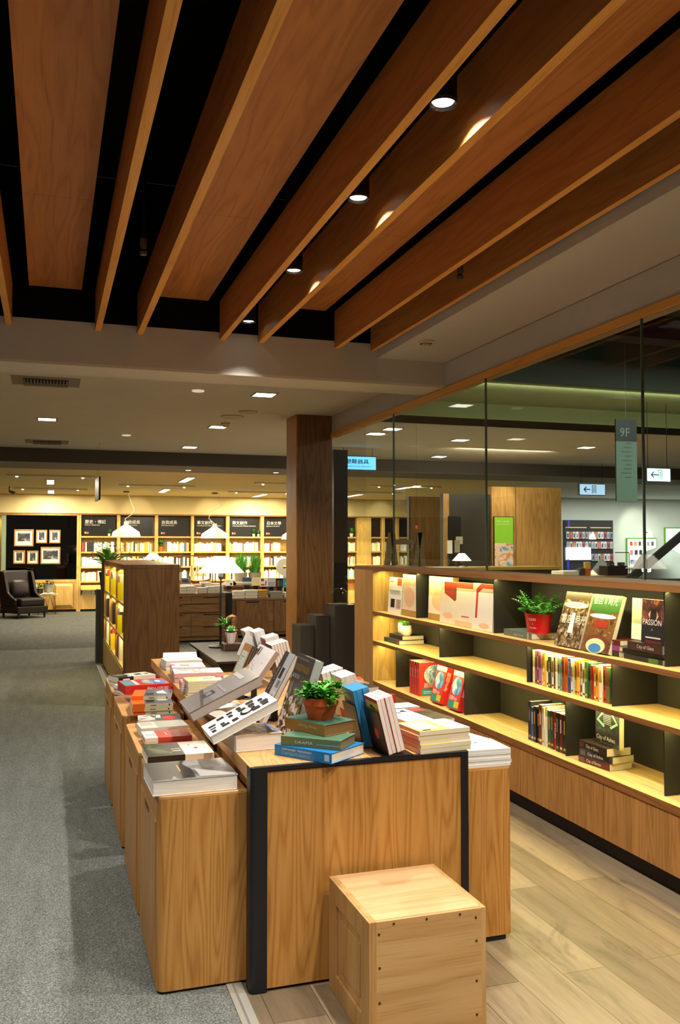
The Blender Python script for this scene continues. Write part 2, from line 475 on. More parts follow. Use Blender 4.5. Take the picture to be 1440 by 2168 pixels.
# ================================================================== FURNITURE
# low cabinets at the left of the table
CABY = [(3.262, 3.90), (3.965, 4.66), (4.87, 5.53), (5.675, 6.33)]
CABL = ['nearest low oak cabinet at the left, carrying a big grey photo book', 'low oak cabinet second from the camera, under the red-dot and pink books',
        'low oak cabinet third from the camera, carrying the orange-banded books', 'farthest low oak cabinet at the left, carrying black-and-cream books']
for i, (y0, y1) in enumerate(CABY):
    t = root('low_cabinet', CABL[i], 'cabinet', (.385, y0, 0), 0, 'low oak cabinets along the left of the book table')
    w, d = .325, y1 - y0
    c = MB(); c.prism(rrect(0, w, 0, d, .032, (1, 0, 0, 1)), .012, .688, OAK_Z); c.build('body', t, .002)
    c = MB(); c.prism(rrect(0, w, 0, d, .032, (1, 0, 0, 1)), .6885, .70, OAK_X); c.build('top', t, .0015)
    c = MB(); c.box(-.004, .001, .05, d - .05, .03, .60, OAK_Z); dr = c.build('door', t, .001)
    bx('handle', -.0055, -.0035, d * .42, d * .62, .572, .594, M('#6a4520', .7), dr)
    bx('plinth', .02, w - .02, .02, d - .02, .003, .012, BLACKD, t)
# high table
t = root('display_table', 'long oak book display table with black metal edging in the middle', 'table', (0, 0, 0))
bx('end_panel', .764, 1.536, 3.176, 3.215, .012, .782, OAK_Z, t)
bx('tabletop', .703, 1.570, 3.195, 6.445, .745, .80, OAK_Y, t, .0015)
bx('back_panel', .74, 1.56, 6.38, 6.42, .012, .744, OAK_Z, t)
bx('side_panel', .73, .75, 3.22, 6.38, .012, .744, OAK_Z, t)
bx('side_panel', 1.545, 1.565, 3.22, 6.38, .012, .744, OAK_Z, t)
c = MB(); c.prism(rrect(.701, .764, 3.168, 3.23, .022, (1, 0, 0, 0)), .004, .7995, BLACKM); c.build('corner_post', t)
c = MB(); c.prism(rrect(1.536, 1.572, 3.168, 3.23, .016, (0, 1, 0, 0)), .004, .8005, BLACKM); c.build('corner_post', t)
bx('edge_strip', .72, 1.56, 3.170, 3.194, .786, .8008, BLACKM, t)
bx('plinth', .77, 1.53, 3.20, 6.37, .002, .012, BLACKD, t)
# right cabinets
for i, (y0, y1, lab) in enumerate(((3.287, 3.93, 'narrow oak cabinet at the right of the table under a white magazine stack'), (3.99, 4.68, 'second oak cabinet at the right of the table, mostly hidden'),
                                   (4.89, 5.55, 'third oak cabinet at the right of the table, behind the second'))):
    t = root('low_cabinet', lab, 'cabinet', (1.592, y0, 0), 0, 'low oak cabinets along the right of the book table')
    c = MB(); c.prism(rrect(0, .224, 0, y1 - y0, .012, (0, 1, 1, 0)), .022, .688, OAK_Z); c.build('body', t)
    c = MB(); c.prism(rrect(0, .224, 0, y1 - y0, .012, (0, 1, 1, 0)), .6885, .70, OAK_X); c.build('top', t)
    bx('plinth', .0, .20, .006, y1 - y0 - .01, .002, .022, BLACKD, t)
# crate
t = root('wooden_crate', 'pale wooden box stool with screwed panels in front of the table', 'crate', (.998, 2.715, 0))
w, d, h = .405, .425, .396
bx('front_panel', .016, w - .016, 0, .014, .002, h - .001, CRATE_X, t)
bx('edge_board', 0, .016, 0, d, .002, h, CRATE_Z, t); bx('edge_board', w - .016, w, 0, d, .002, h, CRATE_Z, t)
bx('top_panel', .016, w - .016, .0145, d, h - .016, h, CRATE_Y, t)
c = MB(); c.box(.0165, w - .0165, d - .014, d, .002, h - .017, CRATE_X); c.build('rear_panel', t)
# recessed frame on the left side
c = MB()
c.box(-.010, 0, 0, .075, .002, h, CRATE_Z); c.box(-.010, 0, d - .075, d, .002, h, CRATE_Z)
c.box(-.010, 0, .075, d - .075, .002, .075, CRATE_Z); c.box(-.010, 0, .075, d - .075, h - .075, h, CRATE_Z)
c.build('side_frame', t, .0015)
c = MB(); c.box(-.0035, -.0005, .11, d - .11, .11, h - .11, CRATE_Z); c.build('raised_field', t, .002)
for (x_, z_) in ((.075, h - .012), (.19, h - .012), (.31, h - .012), (.368, h - .03), (.37, .29), (.37, .16), (.37, .05), (.024, h - .04), (.026, .25), (.026, .14), (.026, .05)):
    c = MB(); c.tube((x_, .001, z_), (x_, -.0012, z_), .0042, n=10, m=M('#4d3a22', .4, .5)); c.build('screw', t)

# long low bookcase under the glass
SX0, SX1, SY0, SY1 = 2.729, 3.065, 1.55, 7.384
t = root('low_bookcase', 'long low open bookcase with lit shelves under the glass wall', 'bookcase', (0, 0, 0))
def board(nm, z0, z1, x0=SX0):
    bx(nm, x0, SX1, SY0, SY1 - .001, z0, z1, SHELF_Y, t, .001)
    bx('front_edge', x0 - .0025, x0, SY0, SY1 - .001, z0, z1, EDGE_Y, t)
b = MB(); b.box(SX0, SX1 + .03, SY0, 7.875, 1.3875, 1.42, DARKOAK_X); b.box(SX0 - .0025, SX0, SY0, 7.875, 1.387, 1.42, EDGE_Y); b.build('top', t)
board('shelf', 1.0, 1.028); board('shelf', .742, .770); board('shelf', .378, .418)
bx('back_panel', SX1, SX1 + .02, SY0, SY1, .1, 1.387, M('#34332c', .6), t)
c = MB(); c.box(SX0, SX1, SY1, SY1 + .02, .1, 1.387, BACK_Z); c.box(SX0 + .0005, SX1, SY1 + .02, 7.874, .1, 1.387, BROWN_Z)
c.box(SX0 - .0025, SX0, SY1, 7.875, .095, 1.387, wood('oak_end', '#a87a42', '#b9894e', '#c79a5e', 'z', .45, 9)); c.build('end_panel', t)
for y0, y1, z0, z1 in [(y - .004, y + .004, 1.029, 1.386) for y in (6.546, 5.25, 3.546)] + [(y - .004, y + .004, .771, .9995) for y in (6.107, 4.829, 3.968)] + \
        [(y - .004, y + .004, .419, .7415) for y in (6.982, 5.691, 4.407, 3.562)]:
    bx('divider', 2.785, SX1 - .001, y0, y1, z0, z1, M('#1f1f1b', .5), t)
for i, y1 in enumerate((7.37, 6.524, 5.674, 4.824, 3.974, 3.124, 2.274)):
    bx('door', 2.731, 2.75, y1 - .846, y1, .097, .374, SHELFDOOR, t, .0008)
bx('plinth', 2.782, SX1, SY0, 7.84, .002, .095, BLACKD, t)
bx('carcass', 2.752, SX1, SY0, 7.38, .096, .377, BLACKD, t)

# lit island bookcase on the carpet edge
t = root('island_bookcase', 'brown island bookcase with lit shelves standing on the carpet edge', 'bookcase', (.72, 9.10, 0))
IW, IL = .555, 3.3
bx('end_panel', .012, IW, 0, .03, .03, 1.374, BROWN_Z, t)
bx('top', 0, IW, 0, IL, 1.375, 1.412, BROWN_Z, t, .001)
for z_ in (.36, .655, 1.0): bx('shelf', 0, .30, .03, IL - .03, z_, z_ + .022, SHELF_Y, t)
for k in range(4): bx('divider', .002, .30, .03 + k * 1.07 - (.0 if k else -.001), .05 + k * 1.07, .06, 1.374, BACK_Z, t)
bx('back_panel', .30, .32, .03, IL - .03, .03, 1.374, BACK_Z, t)
for k in range(3): bx('door', -.006, .012, .05 + k * 1.07, .05 + (k + 1) * 1.07 - .004, .045, .357, BACK_Z, t)
bx('end_board', -.03, IW, IL, IL + .025, .02, 1.40, CHAR, t)
bx('plinth', .02, IW - .01, .02, IL - .02, .002, .045, BLACKD, t)

# wooden pillar at the end of the glass
t = root('wooden_pillar', 'tall brown wood-clad pillar at the far end of the glass wall', 'pillar', (0, 0, 0))
bx('cladding', 2.625, 3.035, 9.53, 9.95, .002, 3.068, BROWN_Z, t)
bx('edge_trim', 2.612, 2.625, 9.531, 9.95, .002, 3.068, OAK_Z, t)
tag(bx('black_pillar', 3.14, 3.31, 9.8, 10.1, .002, 2.72, M('#191a17', .35)), 'dark square post behind the glass just right of the wooden pillar', 'post')
for x0, x1, z_, y0, lab in ((2.49, 2.638, .775, 8.9, 'shortest black display plinth beside the wooden pillar'), (2.642, 2.792, .878, 8.85, 'middle black display plinth of the three stepped ones'),
                            (2.797, 3.02, .995, 8.7, 'tallest black display plinth, carrying the glass domes')):
    t = root('display_plinth', lab, 'plinth', (x0, y0, 0), 0, 'stepped black plinths by the pillar')
    bx('body', 0, x1 - x0, 0, .34, .002, z_ - .006, CHAR, t, .002); bx('top', 0, x1 - x0, 0, .34, z_ - .006, z_, M('#33322f', .35), t)
for cx, cy, r_, h_, lab in ((2.888, 8.83, .083, .17, 'wide glass cloche with a knob on the tallest black plinth'), (2.985, 8.90, .03, .24, 'slim glass jar behind the cloche, half hidden by the bookcase')):
    t = root('glass_cloche', lab, 'glass dome', (cx, cy, .995))
    gm = M('#ffffff', .02) if False else None
    c = MB(); c.lathe([(r_, .0), (r_, h_ * .55), (r_ * .93, h_ * .75), (r_ * .7, h_ * .92), (r_ * .3, h_), (.001, h_ * 1.01)], m=GLASS); c.build('dome', t, smooth=True)
    c = MB(); c.lathe([(.001, h_ * 1.01), (.008, h_ * 1.02), (.017, h_ * 1.1), (.017, h_ * 1.15), (.008, h_ * 1.23), (0, h_ * 1.24)], m=GLASS, n=14); c.build('knob', t, smooth=True)
    c = MB(); c.lathe([(r_ * 1.03, .0005), (r_ * 1.03, .006), (0, .006)], m=M('#3a2c1e', .5)); c.build('base', t)
# ================================================================== REAR HALL
YB = 22.7
SIGN = [('歷史・傳記', 'History / Biography', 'history'), ('自我成長', 'Self-Improvement', 'self-growth'), ('自我成長', 'Self-Improvement', 'second self-growth'),
        ('華文創作', 'Contemporary Chinese Literature', 'first Chinese literature'), ('華文創作', 'Contemporary Chinese Literature', 'second Chinese literature'), ('日本文學', 'Japanese Literature', 'Japanese literature'), None, None, None, None, None]
BAYS = [(.765, 1.621), (1.701, 2.545), (2.628, 3.458), (3.53, 4.358), (4.444, 5.267), (5.356, 6.135), (6.22, 7.05), (7.14, 7.93)]
for px0, px1 in ((786, 809), (815, 839), (845, 871)):
    BAYS.append((onY(px0, 1100, YB).x, onY(px1, 1100, YB).x))
UL = ['rear bookcase bay under the sign for history and biography', 'rear bookcase bay under the left one of the two self-improvement signs', 'rear bookcase bay under the right one of the two self-improvement signs',
      'rear bookcase bay under the left one of the Chinese literature signs, behind the middle pendant', 'rear bookcase bay under the right one of the Chinese literature signs', 'rear bookcase bay under the Japanese literature sign, beside the wooden pillar',
      'rear bookcase bay hidden behind the wooden pillar', 'rear bookcase bay with a plant, seen just right of the dark post', 'narrow rear bay behind glass, leftmost of the three narrow ones', 'narrow rear bay behind glass, middle of the three narrow ones', 'narrow rear bay behind glass, rightmost of the three narrow ones']
ROWZ = [1.846, 1.462, 1.091, .743, .396]
for i, (x0, x1) in enumerate(BAYS):
    t = root('bookcase_unit', UL[i], 'bookcase', (x0, YB, 0), 0, 'bays of the tall rear bookcase')
    w = x1 - x0
    wl = .04 if i < 8 else .03
    wr = ((BAYS[i + 1][0] - x1) - .04 if i + 1 < len(BAYS) else .08) if i != 7 else BAYS[8][0] - x1 - .03
    c = MB(); c.box(-wl, 0, 0, .28, .002, 2.37, BACK_Z); c.build('side_panel', t)
    c = MB(); c.box(w, w + wr - .001, 0, .28, .002, 2.37, BACK_Z); c.build('side_panel', t)
    bx('cornice', -wl, w + wr - .001, -.012, .28, 2.37, 2.40, SHELFDOOR, t)
    bx('back_panel', 0, w, .27, .28, .05, 2.37, BACK_Z, t)
    for z in ROWZ: bx('shelf', .001, w - .001, .012, .269, z - .038, z, BACK_Z, t)
    if i == 0: bx('reading_ledge', .001, w - .001, -.22, .012, .535, .64, BACK_Z, t)
    bx('base_door', .001, w - .001, .012, .03, .055, .357, BACK_Z, t)
    bx('plinth', .001, w - .001, .05, .26, .003, .054, BLACKD, t)
    s = bx('sign_panel', .02, w - .03, .10, .12, 1.848, 2.325, M('#131314', .35), t)
    if i < 8 and SIGN[i]:
        text(SIGN[i][0], .10, M('#dcdad4', .5), s, Tr(.09, .098, 2.165) @ FACE_NY)
        text(SIGN[i][1], .045, M('#c9c7c0', .5), s, Tr(.09, .098, 2.11) @ FACE_NY)
        c = MB(); c.box(.115, .18, .0975, .0995, 1.905, 1.95, M('#e8602a', .5)); c.box(.085, .108, .0975, .0995, 1.93, 1.95, M('#e6e2d8', .5)); c.box(.093, .106, .0975, .0995, 1.905, 1.93, M('#e6e2d8', .5)); c.build('logo', s)
struct(bx('trim_3', BAYS[0][0] - 5.0, BAYS[0][0] - .045, YB - .012, 22.98, 2.345, 2.40, SHELFDOOR))
# mirror wall with wainscot
t = root('mirror_panel', 'large dark mirror wall hung with framed photographs behind the armchair', 'mirror', (-.16, YB, 0))
mm = M('#4a4a48', .03, 1.0)
bx('glass', -.80, .825, .03, .06, .79, 2.34, mm, t)
bx('frame', .826, .88, .0, .28, .002, 2.344, BACK_Z, t)
bx('frame', -.90, -.80, .0, .28, .76, 2.344, M('#8fa088', .3), t)
bx('wainscot', -.95, .825, .02, .1, .06, .788, BACK_Z, t)
bx('plinth', -.95, .825, .06, .1, .003, .059, BLACKD, t)
for k in range(3):
    c = MB(); xx = .30 - k * .62
    T_ = Tr(xx, .02, 0)
    c.add([(0, 0, .10), (.46, 0, .10), (.46, 0, .70), (0, 0, .70), (.06, -.05, .17), (.40, -.05, .17), (.40, -.05, .63), (.06, -.05, .63)],
          [(0, 1, 5, 4), (1, 2, 6, 5), (2, 3, 7, 6), (3, 0, 4, 7), (4, 5, 6, 7)], BACK_Z, T_)
    c.box(-.02, 0, -.012, .001, .08, .72, SHELFDOOR, T_); c.box(.46, .48, -.012, .001, .08, .72, SHELFDOOR, T_); c.box(0, .46, -.012, .001, .08, .10, SHELFDOOR, T_); c.box(0, .46, -.012, .001, .70, .72, SHELFDOOR, T_)
    c.build('raised_panel', t)
t = root('bookcase_unit', 'sliver of a lit bay at the far left edge of the picture', 'bookcase', (-2.06, YB, 0))
bx('back_panel', 0, .78, .2, .275, .003, 2.34, BACK_Z, t); bx('side_panel', .78, .83, 0, .275, .003, 2.34, BACK_Z, t)
area('bay_light', (-1.4, 22.75, 2.3), .6, .03, 6, YEL)
PH = [((178, 245, 428, 460), 'wide framed photograph of a harbour, top left of the six', (.18, .22)), ((458, 252, 600, 420), 'small framed dark photograph, middle of the upper row', (.25, .15)), ((626, 252, 768, 420), 'small framed photograph, right end of the upper row', (.25, .15)),
      ((168, 512, 320, 682), 'small framed forest photograph, left end of the lower row', (.25, .15)), ((342, 515, 488, 685), 'small framed photograph of rocks, middle of the lower row', (.25, .15)), ((515, 468, 768, 685), 'wide framed photograph of a mountain, right end of the lower row', (.12, .2))]
for k, ((a0, b0, a1, b1), lab, (mx, my)) in enumerate(PH):
    p0 = onY(a0 / 6, 1080 + b1 / 6, 22.70); p1 = onY(a1 / 6, 1080 + b0 / 6, 22.70)
    w, h = p1.x - p0.x, p1.z - p0.z
    t = root('picture_frame', lab, 'picture', (p0.x, 22.70, p0.z), 0, 'framed black and white photographs on the mirror')
    c = MB(); f = .028
    c.box(0, w, 0, .028, 0, f, SHELFDOOR); c.box(0, w, 0, .028, h - f, h, SHELFDOOR); c.box(0, f, 0, .028, f, h - f, SHELFDOOR); c.box(w - f, w, 0, .028, f, h - f, SHELFDOOR); c.build('frame', t)
    bx('mount', f, w - f, .012, .026, f, h - f, M('#e9e2c6', .7), t)
    ph = photomat('monochrome_photo', [(.25, '#151515'), (.5, '#3d3d3d'), (.62, '#8c8c88'), (.8, '#cfcfc8')], 2.6, .8)
    bx('photo', w * mx, w * (1 - mx), .010, .0119, h * my + h * .08, h * (1 - my), ph, t)
# armchair
LEA = M('#1a120f', .45, 0, 0, .25)
pc = onZ(50, 1304, 0)
t = root('armchair', 'dark brown leather wing armchair with a cushion at the far left', 'armchair', (onY(36, 1303, 20.75).x, 20.75, 0), R(30))
w, d = .74, .76
bx('base', 0, w, -.02, d, .11, .27, LEA, t, .02)
bx('seat', .075, w - .075, -.03, d - .14, .271, .44, LEA, t, .04)
c = MB(); c.prism([(d - .20, .271), (d, .271), (d + .12, 1.05), (d - .02, 1.05)], .075, w - .075, LEA, Matrix(((0, 0, 1, 0), (1, 0, 0, 0), (0, 1, 0, 0), (0, 0, 0, 1)))); c.build('backrest', t, .03)
for s_ in (0, w - .073):
    c = MB(); c.prism([(.02, .271), (d, .271), (d + .12, 1.04), (d - .14, 1.04), (d - .26, .55), (d - .4, .47), (.02, .40)][::1] if False else [(.12, .271), (d, .271), (d + .12, 1.04), (d - .12, 1.03), (d - .30, .56), (d - .5, .46), (.12, .42)], s_, s_ + .073, LEA, Matrix(((0, 0, 1, 0), (1, 0, 0, 0), (0, 1, 0, 0), (0, 0, 0, 1)))); c.build('wing', t, .02)
c = MB(); n_ = 10
vs = []; fs = []
for sgn in (-1, 1):
    for i in range(n_ + 1):
        for j in range(n_ + 1):
            u, v = i / n_ * 2 - 1, j / n_ * 2 - 1
            q = (1 - abs(u) ** 3) * (1 - abs(v) ** 3)
            vs.append((u * .22 * (1 - .08 * v * v), sgn * .075 * max(q, 0) ** .6, v * .20 * (1 - .08 * u * u)))
for k in range(2):
    o_ = k * (n_ + 1) ** 2
    for i in range(n_):
        for j in range(n_):
            q = (o_ + i * (n_ + 1) + j, o_ + (i + 1) * (n_ + 1) + j, o_ + (i + 1) * (n_ + 1) + j + 1, o_ + i * (n_ + 1) + j + 1)
            fs.append(q if k else q[::-1])
c.add(vs, fs, LEA, Tr(w / 2, d - .20, .645) @ Matrix.Rotation(R(-12), 4, 'X'))
o = c.build('cushion', t, smooth=True)
for x_ in (.06, w - .06):
    for y_ in (.04, d - .05):
        c = MB(); c.tube((x_, y_, 0.002), (x_, y_, .112), .02, .03, 10, M('#15100d', .4)); c.build('leg', t)
# side table
tc = onZ(100, 1296, 0); TCX = onY(100, 1255, 22.1).x
t = root('side_table', 'small round-edged wooden side table with hairpin legs beside the armchair', 'side table', (TCX, 22.1, 0))
c = MB(); c.prism(rrect(-.25, .25, -.19, .19, .10), .44, .475, SHELF_Y); c.build('tabletop', t, .005)
for x_, y_ in ((-.16, -.12), (.16, -.12), (.0, .13)):
    c = MB(); c.path([(x_ * .7 - .05, y_, .44), (x_ * 1.2, y_ * 1.2, .004), (x_ * .7 + .05, y_, .44)], .006, 8, BLACKM); c.build('leg', t)
t = root('open_book', 'open book lying on the small side table beside the armchair', 'book', (TCX + .04, 21.99, .476), R(8))
c = MB()
for s_ in (-1, 1):
    pts = [(0, .012), (s_ * .05, .03), (s_ * .11, .026), (s_ * .16, .008), (s_ * .16, 0), (0, 0)]
    c.prism(pts if s_ < 0 else pts[::-1], -.09, .09, PAPER, Matrix.Rotation(R(90), 4, 'X'))
c.build('pages', t)
def leaf(c, base, dirv, length, width, m, droop=.25, fold=.15):
    d = Vector(dirv).normalized(); up = Vector((0, 0, 1)); s = d.cross(up)
    if s.length < .05: s = Vector((1, 0, 0))
    s.normalize(); n = s.cross(d)
    prof = [(0, .12), (.3, .85), (.6, 1), (.85, .6), (1, .02)]
    vs = []
    for f_, w_ in prof:
        p = Vector(base) + d * length * f_ - up * droop * length * f_ * f_
        vs += [p - s * width * .5 * w_ + n * fold * width * w_, p, p + s * width * .5 * w_ + n * fold * width * w_]
    fs = []
    for k in range(4):
        a = k * 3; fs += [(a, a + 1, a + 4, a + 3), (a + 1, a + 2, a + 5, a + 4)]
    c.add([tuple(v) for v in vs], fs, m)
LEAFA = [M('#3f8a25', .45), M('#5fae36', .45), M('#2b6420', .45)]
def bush(parent, base, rad, hgt, n, ln, wd, mats=LEAFA, name='foliage', up=.5, droop=.25, rng=None):
    rng = rng or random
    c = MB()
    for k in range(n):
        a = rng.uniform(0, 2 * PI); q = rng.random() ** .6; z = rng.random()
        p = (base[0] + rad * q * math.cos(a), base[1] + rad * q * math.sin(a), base[2] + hgt * z)
        e = up + rng.uniform(-.3, .6)
        leaf(c, p, (math.cos(a) * q + rng.uniform(-.3, .3), math.sin(a) * q + rng.uniform(-.3, .3), e), ln * rng.uniform(.7, 1.2), wd * rng.uniform(.8, 1.2), rng.choice(mats), droop)
    return c.build(name, parent, smooth=True)
def pot(parent, r0, r1, h, m, rim=0.0, soil=True, n=24, name='pot'):
    c = MB()
    if rim: c.lathe([(0, 0), (r0, 0), (r1 * .94, h * .62), (r1, h * .64), (r1 * 1.03, h), (r1 * .93, h), (r1 * .9, h * .85)], m=m, n=n)
    else: c.lathe([(0, 0), (r0, 0), (r1, h), (r1 * .92, h), (r1 * .88, h * .88)], m=m, n=n)
    o = c.build(name, parent, smooth=True)
    c = MB(); c.disc((0, 0, h * .87), r1 * .9, M('#2c2018', .95)); c.build('soil', parent)
    return o
t = root('potted_plant', 'small green plant in a dark pot on the side table', 'plant', (TCX - .17, 22.2, .476)); pot(t, .07, .085, .12, M('#1f2426', .4)); bush(t, (0, 0, .12), .07, .12, 60, .07, .03)
t = root('potted_plant', 'reddish plant in a galvanised bucket on the side table', 'plant', (TCX + .03, 22.22, .476)); pot(t, .09, .13, .22, M('#9aa08f', .4, .4)); bush(t, (0, 0, .2), .11, .08, 70, .07, .03, [M('#5a4428', .6), M('#4f6a2a', .6), M('#7a5a38', .6)])

# far display tables
bt = root('far_display_table', 'dark oak table with drawers and book piles behind the island bookcase', 'table', (1.45, 14.86, 0))
bx('tabletop', 0, 1.40, 0, 1.1, .76, .81, DARKOAK_X, bt)
bx('body', .01, 1.30, .02, 1.08, .03, .759, DARKOAK_X, bt)
for x0, x1, z0, z1 in ((.02, .82, .64, .755), (.825, 1.29, .64, .755), (.02, 1.29, .50, .62), (.02, .82, .27, .47), (.825, 1.29, .27, .47), (.02, .82, .10, .265), (.825, 1.29, .10, .265)):
    dr = bx('drawer', x0, x1, 0, .019, z0, z1, DARKOAK_X, bt, .003); bx('pull', x0 + .2, min(x1, x0 + .65), -.002, 0, z1 - .022, z1 - .004, BLACKD, dr)
bx('leg', 1.305, 1.40, .02, .12, .003, .759, DARKOAK_X, bt); bx('plinth', .03, 1.28, .06, 1.0, .003, .029, BLACKD, bt)
bt2 = root('far_display_table', 'dark oak cabinet table with two doors beside the wooden pillar', 'table', (3.02, 15.23, 0))
bx('tabletop', 0, 1.9, 0, .9, .66, .69, DARKOAK_X, bt2); bx('body', .01, 1.88, .02, .88, .05, .659, DARKOAK_X, bt2)
for x0 in (.09, .76, 1.4):
    dr = bx('door', x0, min(x0 + .58, 1.87), .0, .019, .10, .65, BROWN_Z, bt2, .003); bx('handle', x0 + .17, x0 + .40, -.002, 0, .615, .64, BLACKD, dr)
bx('plinth', .04, 1.8, .08, .8, .003, .049, BLACKD, bt2)
t = root('far_counter', 'black counter end behind the two far display tables', 'counter', (2.86, 15.05, 0)); bx('body', 0, .14, 0, .9, .003, .80, BLACKD, t)
# pendants and far lamps
CREAMW = M('#f6efdc', .45)
def glow(c, s): return M(c, .5, 0, s)
for k, (px, py, y_, lab) in enumerate(((267, 1120, 20.9, 'cream pendant lamp hanging in front of the self-improvement sign, left of three'), (454.5, 1124, 20.84, 'cream pendant lamp in the middle, hanging before the Chinese literature sign'), (624, 1127, 20.8, 'cream pendant lamp half hidden by the wooden pillar'))):
    p = onY(px, py, y_)
    t = root('pendant_lamp', lab, 'pendant lamp', (p.x, y_, p.z - .17), 0, 'cream pendant lamps of the rear hall')
    c = MB(); c.lathe([(.325, 0), (.30, .10), (.05, .27), (.05, .34), (0, .34)], m=M('#efe4c4', .45, 0, .12), n=36); c.lathe([(.325, 0), (.29, .09), (.05, .25)], m=glow('#fff0cc', 1.2), n=36); c.build('shade', t, smooth=True)
    top = 2.86 - (p.z - .17)
    c = MB(); c.path([(0, 0, .34), (-.03, 0, .40), (.12, 0, .5), (.18, 0, .62), (.10, 0, .8), (.02, 0, top)] if k == 0 else [(0, 0, .34), (-.14, 0, .46), (-.10, 0, .62), (.1, 0, .72), (.2, 0, .86), (.1, 0, top)], .006, 6, M('#e8dcc0', .5)); c.build('cord', t)
    c = MB(); c.lathe([(0, top - .03), (.07, top - .03), (.07, top)], m=M('#6a5c40', .5), n=16); c.build('ceiling_rose', t)
    l = bpy.data.lights.new('pendant_light', 'POINT'); l.energy = 6; l.color = WARM; l.shadow_soft_size = .05
    lo = bpy.data.objects.new('pendant_light', l); lo.location = (p.x, y_, p.z - .16); COL.objects.link(lo)
def table_lamp(loc, lab, rb, rt, hs, zs, stem_m=BLACKM, lean=0, em=3.0, power=14):
    t = root('table_lamp', lab, 'lamp', loc)
    c = MB(); c.lathe([(rb, zs), (rt, zs + hs), (0, zs + hs)], m=M('#fff1dc', .6, 0, em), n=36); c.build('lamp_shade', t, smooth=True)
    c = MB(); c.lathe([(0, 0.001), (.085, 0.001), (.085, .008), (.02, .016), (0, .016)], m=stem_m); c.build('base', t, smooth=True)
    c = MB(); c.tube((0, 0, .012), (0, 0, zs * .72), .0085, .0085, 10, stem_m); c.tube((0, 0, zs * .70), (0, 0, zs + hs * .5), .006, .006, 8, stem_m); c.lathe([(.0, zs - .05), (.016, zs - .05), (.02, zs - .03), (.016, zs + .01), (0, zs + .01)], m=stem_m, n=12); c.build('pole', t)
    l = bpy.data.lights.new('lamp_light', 'POINT'); l.energy = power; l.color = WARM; l.shadow_soft_size = .03
    lo = bpy.data.objects.new('lamp_light', l); lo.location = Vector(loc) + Vector((0, 0, zs - .01)); COL.objects.link(lo)
    return t
# lamp on the island bookcase side (stands on the far table)
p = onY(321, 1180, 15.6)
table_lamp((p.x, 15.4, .811), 'small white table lamp showing above the island bookcase', .155, .05, .105, p.z - .811 - .03)
# ceiling fittings of the middle hall
LAMPW = M('#fff6e6', .5, 0, 5)
def sq_light(x, y, z, sx, sy, lab, g):
    t = root('ceiling_light', lab, 'ceiling light', (x, y, z), 0, g)
    c = MB(); c.box(-sx / 2 - .02, sx / 2 + .02, -sy / 2 - .02, sy / 2 + .02, -.006, -.001, M('#8d8272', .6)); c.build('frame', t)
    bx('diffuser', -sx / 2, sx / 2, -sy / 2, sy / 2, -.008, -.0061, LAMPW, t)
for x, y, lab in ((1.976, 8.383, 'nearest square ceiling light in the grey ceiling'), (1.973, 10.838, 'middle one of three square lights in line with the wooden pillar'), (1.983, 13.21, 'farthest square ceiling light before the dark bulkhead, left of the pillar'), (-.029, 10.795, 'lone square ceiling light at the left between the two air vents'),
                  (4.046, 10.853, 'square ceiling light behind the glass near the pillar'), (4.09, 10.35, 'square ceiling light behind the glass, nearer one of a close pair'), (6.087, 13.331, 'square ceiling light behind the glass near the dark bulkhead'), (5.413, 11.15, 'square ceiling light behind the middle glass pane'), (7.6, 11.4, 'added square ceiling light behind the glass above the exit signs')):  # the last square light is added to brighten the wood-clad blocks
    sq_light(x, y, 3.07, .19, .19, lab, 'square lights of the grey ceiling')
    spot('ceiling_square_light', (x, y, 3.055), E_MID * (3 if x < 3 else 6), WARM, 120, .8, (x, y, 0), .08)
for x, y, lab in ((1.329, 8.355, 'small round fitting left of the nearest square light'), (.967, 12.02, 'small lit round fitting before the dark bulkhead')):
    t = root('ceiling_fitting', lab, 'ceiling fitting', (x, y, 3.07)); c = MB(); c.lathe([(0, -.012), (.055, -.012), (.06, -.001)], m=M('#d8ccb0', .5, 0, .5)); c.build('cover', t)
for x, y, r_, lab in ((1.965, 9.913, .13, 'round ceiling speaker above the small detector'), (2.06, 9.5, .10, 'pale round ceiling cover behind the speaker')):
    t = root('ceiling_speaker', lab, 'speaker', (x, y, 3.07)); c = MB(); c.lathe([(0, -.006), (r_ * .85, -.008), (r_, -.012), (r_ * 1.04, -.001)], m=M('#b9ab8c', .6)); c.build('grille', t)
t = root('smoke_detector', 'small round detector on the grey ceiling beside the round speaker', 'smoke detector', (1.997, 10.474, 3.07)); c = MB(); c.lathe([(0, -.05), (.03, -.048), (.035, -.03), (.055, -.02), (.055, -.001)], m=M('#c9b98c', .5), n=16); c.build('sensor', t)
for x, y, lab in ((-.035, 8.311, 'larger ceiling air vent at the upper left'), (-.031, 13.151, 'smaller and farther ceiling air vent near the dark bulkhead')):
    t = root('air_vent', lab, 'air vent', (x, y, 3.07)); c = MB(); c.box(-.29, .29, -.22, .22, -.004, -.001, M('#8f8473', .8)); c.build('frame', t)
    bx('backing', -.19, .19, -.13, .13, -.006, -.0041, M('#1c1a17', .8), t)
    for k in range(14): bx('louvre', -.185 + k * .0275, -.175 + k * .0275, -.12, .06, -.018, -.0061, M('#8f8473', .7), t)
    bx('flap', -.19, .19, .07, .13, -.03, -.0061, M('#9a8f7d', .7), t)
